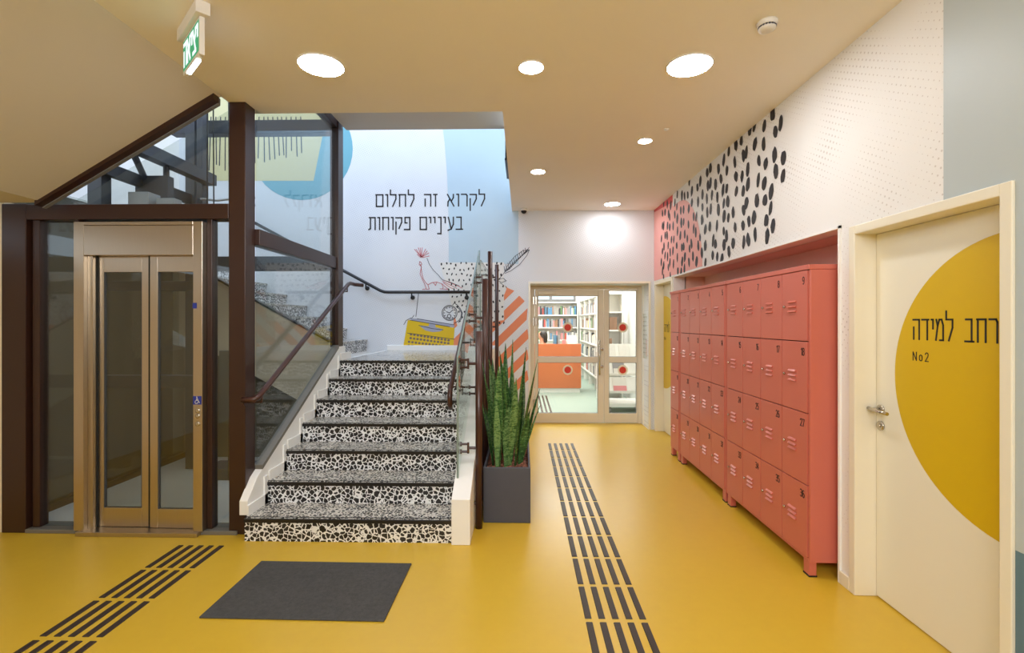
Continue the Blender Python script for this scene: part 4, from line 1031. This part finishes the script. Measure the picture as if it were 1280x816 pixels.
fill('back wall bookcase', .40, 1.56, lambda x, z: ((x, 14.0, z + .0005), (0, 0, 0)), [(2, ZB[2]), (3, ZB[3]), (4, ZB[4])], (.030, .040, .05), .88, ['white'] * 4 + ['grey'] * 5 + ['dark', 'dark', 'blue', 'blue', 'red', 'pink', 'brown', 'brown', 'green'])
for ya_, yb_ in ((10.13, 11.04), (11.08, 11.99), (12.03, 12.94), (12.98, 13.86)): fill('long side bookcase', ya_, yb_, lambda s_, z: ((1.67, s_, z + .0005), (0, 0, -PI / 2)), [(i, z) for i, z in enumerate(ZB)], (.06, .08, .10), .96, ['white'] * 4 + ['grey'] * 4 + ['dark'] * 2 + ['blue', 'green', 'brown', 'brown', 'yellow', 'red'])
fill('end bookcase', 1.54, 1.93, lambda x, z: ((x, 9.58, z + .0005), (0, 0, 0)), [(2, ZB[2]), (3, ZB[3]), (4, ZB[4])], (.05, .07), .7, ['white', 'white', 'yellow', 'grey', 'brown', 'white'])
# service counter
ct = thing('service_counter', 'orange fronted library service counter on a white plinth', 'counter', (.3, 10.8, 0))
m = MB(); m.box(-.9, 1.27, 10.5, 10.54, .10, 1.04); m.box(1.23, 1.27, 10.54, 11.2, .10, 1.04); build('front_panel', m, 'orange_counter', ct, bevel=.003)
m = MB(); m.box(-.9, 1.23, 10.54, 11.2, .68, .72); m.box(-.9, .20, 11.2, 11.75, .68, .72); m.box(-.9, -.86, 11.2, 11.75, 0, .68); build('worktop', m, 'lib_white', ct)
m = MB(); m.box(-.88, 1.25, 10.53, 11.18, 0, .10); build('plinth', m, 'lib_white', ct)
m = MB(); m.box(-.9, 1.27, 10.5, 10.72, 1.04, 1.055); build('ledge', m, 'orange_counter', ct)
for j, (x, c) in enumerate(((.72, 'blue'), (.79, 'grey'))):
    book((x, 10.56, 1.056), (0, 0, .2), c, .045, .19, .12, f'{c} book standing on the orange counter ledge', None)
ds = thing('display_stand', 'white slanted display stand on the orange counter', 'stand', (1.08, 10.62, 1.055))
m = MB(); m.prism([(.98, 10.52, 1.056), (.98, 10.68, 1.056), (.98, 10.68, 1.24)], (.2, 0, 0)); build('slope', m, 'lib_white', ds, bevel=.003)
m = MB(); m.box(.98, 1.18, 10.505, 10.52, 1.056, 1.085); build('lip', m, 'lib_white', ds)
lm = thing('pink_folder', 'pink folder leaning upright on the counter ledge', 'folder', (.93, 10.6, 1.055)); m = MB(); m.box(.87, .95, 10.60, 10.615, 1.056, 1.14); m.box(.87, .95, 10.62, 10.635, 1.056, 1.13); build('cover', m, 'book_pink', lm, bevel=.002)
# person seated behind the counter
def skin_body(name, verts, edges, mat, parent, root=0, sub=2):
    me = bpy.data.meshes.new(name); o = bpy.data.objects.new(name, me); COL.objects.link(o); o.parent = parent
    off = origin(o)
    me.from_pydata([tuple(Vector(v[:3]) - off) for v in verts], edges, [])
    me.materials.append(M[mat]); sk = o.modifiers.new('skin', 'SKIN'); sk.use_smooth_shade = True
    for i, v in enumerate(verts):
        d = me.skin_vertices[0].data[i]; d.radius = v[3]; d.use_root = i == root
    sb = o.modifiers.new('sub', 'SUBSURF'); sb.levels = sb.render_levels = sub
    return o
QX, QY = .47, 11.42
PE = thing('person', 'person with dark hair in a red top seated behind the orange counter', 'person', (QX, QY, 0))
PE.rotation_euler = (0, 0, -2.2)
V = [(0, 0, .50, (.15, .12)), (0, .01, .70, (.13, .10)), (0, .02, .90, (.155, .10)), (0, .02, 1.0, (.09, .08)), (0, .01, 1.08, (.05, .05)), (0, -.02, 1.16, (.075, .085)), (0, -.025, 1.25, (.078, .09)), (0, -.02, 1.31, (.05, .06)),
     (.19, .02, .94, (.055, .055)), (.25, -.02, .72, (.042, .042)), (.20, -.26, .76, (.033, .033)), (.18, -.33, .765, (.026, .018)),
     (-.19, .02, .94, (.055, .055)), (-.25, -.02, .72, (.042, .042)), (-.20, -.26, .76, (.033, .033)), (-.18, -.33, .765, (.026, .018)),
     (.10, -.05, .50, (.085, .08)), (.12, -.42, .50, (.06, .06)), (.12, -.43, .10, (.04, .04)), (.12, -.52, .05, (.035, .03)),
     (-.10, -.05, .50, (.085, .08)), (-.12, -.42, .50, (.06, .06)), (-.12, -.43, .10, (.04, .04)), (-.12, -.52, .05, (.035, .03))]
E_ = [(0, 1), (1, 2), (2, 3), (3, 4), (4, 5), (5, 6), (6, 7), (2, 8), (8, 9), (9, 10), (10, 11), (2, 12), (12, 13), (13, 14), (14, 15), (0, 16), (16, 17), (17, 18), (18, 19), (0, 20), (20, 21), (21, 22), (22, 23)]
for sgn, bb_ in ((1, 11), (-1, 15)):
    hx = .18 * sgn
    for fi, (dx, ln) in enumerate(((-.024, .060), (-.008, .072), (.008, .068), (.024, .052))):
        i0 = len(V); V += [(hx + dx, -.37, .768, (.0085, .0085)), (hx + dx, -.37 - ln * .6, .765, (.0078, .0078)), (hx + dx, -.37 - ln, .752, (.007, .007))]; E_ += [(bb_, i0), (i0, i0 + 1), (i0 + 1, i0 + 2)]
    i0 = len(V); V += [(hx - .035 * sgn, -.345, .765, (.009, .009)), (hx - .045 * sgn, -.385, .758, (.008, .008))]; E_ += [(bb_, i0), (i0, i0 + 1)]
body = skin_body('body', [(QX + v[0], QY + v[1], v[2], v[3]) for v in V], E_, 'skin', PE)
tv = [(0, 0, .48, (.17, .135)), (0, .01, .70, (.148, .118)), (0, .02, .90, (.17, .118)), (0, .02, 1.0, (.10, .09)), (.20, .02, .94, (.066, .066)), (.255, -.02, .73, (.056, .056)), (-.20, .02, .94, (.066, .066)), (-.255, -.02, .73, (.056, .056))]
skin_body('top', [(QX + v[0], QY + v[1], v[2], v[3]) for v in tv], [(0, 1), (1, 2), (2, 3), (2, 4), (4, 5), (2, 6), (6, 7)], 'red_cloth', PE)
tr = [(0, 0, .47, (.17, .13)), (.11, -.05, .50, (.1, .09)), (.12, -.42, .50, (.072, .072)), (.12, -.43, .12, (.056, .056)), (-.11, -.05, .50, (.1, .09)), (-.12, -.42, .50, (.072, .072)), (-.12, -.43, .12, (.056, .056))]
skin_body('trousers', [(QX + v[0], QY + v[1], v[2], v[3]) for v in tr], [(0, 1), (1, 2), (2, 3), (0, 4), (4, 5), (5, 6)], 'navy_cloth', PE)
hv = [(0, .03, 1.27, (.098, .088)), (0, .01, 1.34, (.07, .07)), (.075, .03, 1.20, (.035, .06)), (-.075, .03, 1.20, (.035, .06)), (0, .09, 1.16, (.075, .04)), (0, .09, 1.04, (.06, .03))]
skin_body('hair', [(QX + v[0], QY + v[1], v[2], v[3]) for v in hv], [(0, 1), (0, 2), (0, 3), (0, 4), (4, 5)], 'hair', PE)
m = MB(); fc = (QX, QY - .105, 1.215)
for s_ in (-1, 1): m.lathe([(.002, 0), (.010, .003), (.006, .006)], (QX + s_ * .03, QY - .102, 1.235), (0, -1, 0), 10)
build('eyes', m, 'rubber', PE)
m = MB(); m.lathe([(.013, -.018), (.011, 0), (.004, .018)], (QX, QY - .108, 1.205), (0, 0, 1), 10); build('nose', m, 'skin', PE, smooth=True)
m = MB(); m.tube([(QX - .022, QY - .100, 1.168), (QX, QY - .106, 1.165), (QX + .022, QY - .100, 1.168)], .005, 8); build('mouth', m, 'red_cloth', PE)
m = MB()
for s_ in (-1, 1): m.lathe([(.004, 0), (.022, .006), (.012, .012)], (QX + s_ * .074, QY - .01, 1.21), (s_, 0, 0), 10)
build('ears', m, 'skin', PE)
CH = thing('office_chair', 'dark office chair the seated person uses behind the counter', 'chair', (QX, QY, 0)); CH.rotation_euler = (0, 0, -2.2)
m = MB(); m.box(QX - .22, QX + .22, QY - .20, QY + .22, .36, .41); build('seat', m, 'navy_cloth', CH, bevel=.02)
m = MB(); m.box(QX - .19, QX + .19, QY + .19, QY + .23, .50, .88); build('backrest', m, 'navy_cloth', CH, bevel=.015)
m = MB(); m.box(QX - .03, QX + .03, QY + .20, QY + .23, .38, .52); build('back_support', m, 'rubber', CH)
m = MB(); m.tube([(QX, QY, .06), (QX, QY, .37)], .025, 12); build('column', m, 'chrome', CH)
for i in range(5):
    a = 2 * PI * i / 5 + .3; m = MB(); m.tube([(QX, QY, .09), (QX + .27 * math.cos(a), QY + .27 * math.sin(a), .06)], .018, 8); m.lathe([(.028, -.012), (.028, .012)], (QX + .27 * math.cos(a), QY + .27 * math.sin(a), .028), (math.sin(a), -math.cos(a), 0), 14); build('leg', m, 'rubber', CH)
# magazine rack on wheels
MR = thing('magazine_rack', 'white wheeled magazine rack with slanted tiers in the library', 'rack', (1.76, 8.45, 0))
rx0, rx1 = 1.44, 2.06
m = MB()
for x in (rx0, rx1 - .02): m.prism([(x, 8.22, .10), (x, 8.78, .10), (x, 8.78, 1.12), (x, 8.70, 1.12), (x, 8.26, .34)], (.02, 0, 0))
build('side_panel', m, 'lib_white', MR)
tiers = [(8.24, .34), (8.40, .62), (8.54, .90)]
for y, z in tiers:
    m = MB(); m.prism([(rx0 + .02, y, z), (rx0 + .02, y + .02, z - .005), (rx0 + .02, y + .16, z + .235), (rx0 + .02, y + .14, z + .245)], (rx1 - rx0 - .04, 0, 0)); sh = build('shelf', m, 'lib_white', MR)
    m = MB(); m.box(rx0 + .02, rx1 - .02, y - .012, y, z - .01, z + .03); build('lip', m, 'lib_white', sh)
m = MB(); m.box(rx0 + .02, rx1 - .02, 8.20, 8.78, .10, .16); build('base_shelf', m, 'lib_white', MR, bevel=.003)
for x in (rx0 + .05, rx1 - .05):
    for y in (8.26, 8.72): m = MB(); m.cyl((x - .012, y, .045), .045, .024, (1, 0, 0), 18); m.box(x - .016, x + .016, y - .014, y + .014, .06, .10); build('caster', m, 'grey_plastic', MR)
for i, (x, ti, c, ww_, dsc) in enumerate(((1.56, 2, 'white', .17, 'white magazine on the top tier, stairs side'), (1.80, 2, 'white', .19, 'white magazine on the top tier, wall side'), (1.67, 1, 'grey', .2, 'grey magazine on the middle tier'), (1.66, 0, 'white', .24, 'large magazine with white and pink cover on the lowest tier'))):
    y, z = tiers[ti]; m = MB(); m.cur = 0; lean = .02 if i != 3 else .06
    m.prism([(x - ww_ / 2, y - .002, z + .002), (x + ww_ / 2, y - .002, z + .002), (x + ww_ / 2, y + .128, z + .235), (x - ww_ / 2, y + .128, z + .235)], (0, -.008, .004))
    m.cur = 1; m.prism([(x - ww_ / 2 + .01, y - .0022 - .0005, z + .016), (x + ww_ / 2 - .01, y - .0022 - .0005, z + .016), (x + ww_ / 2 - .01, y + .05, z + .105), (x - ww_ / 2 + .01, y + .05, z + .105)], (0, -.0092, .0048))
    tag(build('magazine', m, ['book_' + c, 'book_pink' if i == 3 else 'book_white'], at=(x, y, z)), dsc + ' of the rack', 'magazine', 'magazines on the wheeled rack')
for c in range(5):
    for r in range(4):
        o = strip0.copy(); COL.objects.link(o); o.location = (.31 + (c - 2) * .075 + .03, 8.0 + r * .6, .0003); o.scale = (1, 1.9, 1)
        tag(o, 'dark raised guide strip on the pale library floor', 'tactile strip', 'guide strips on the library floor')
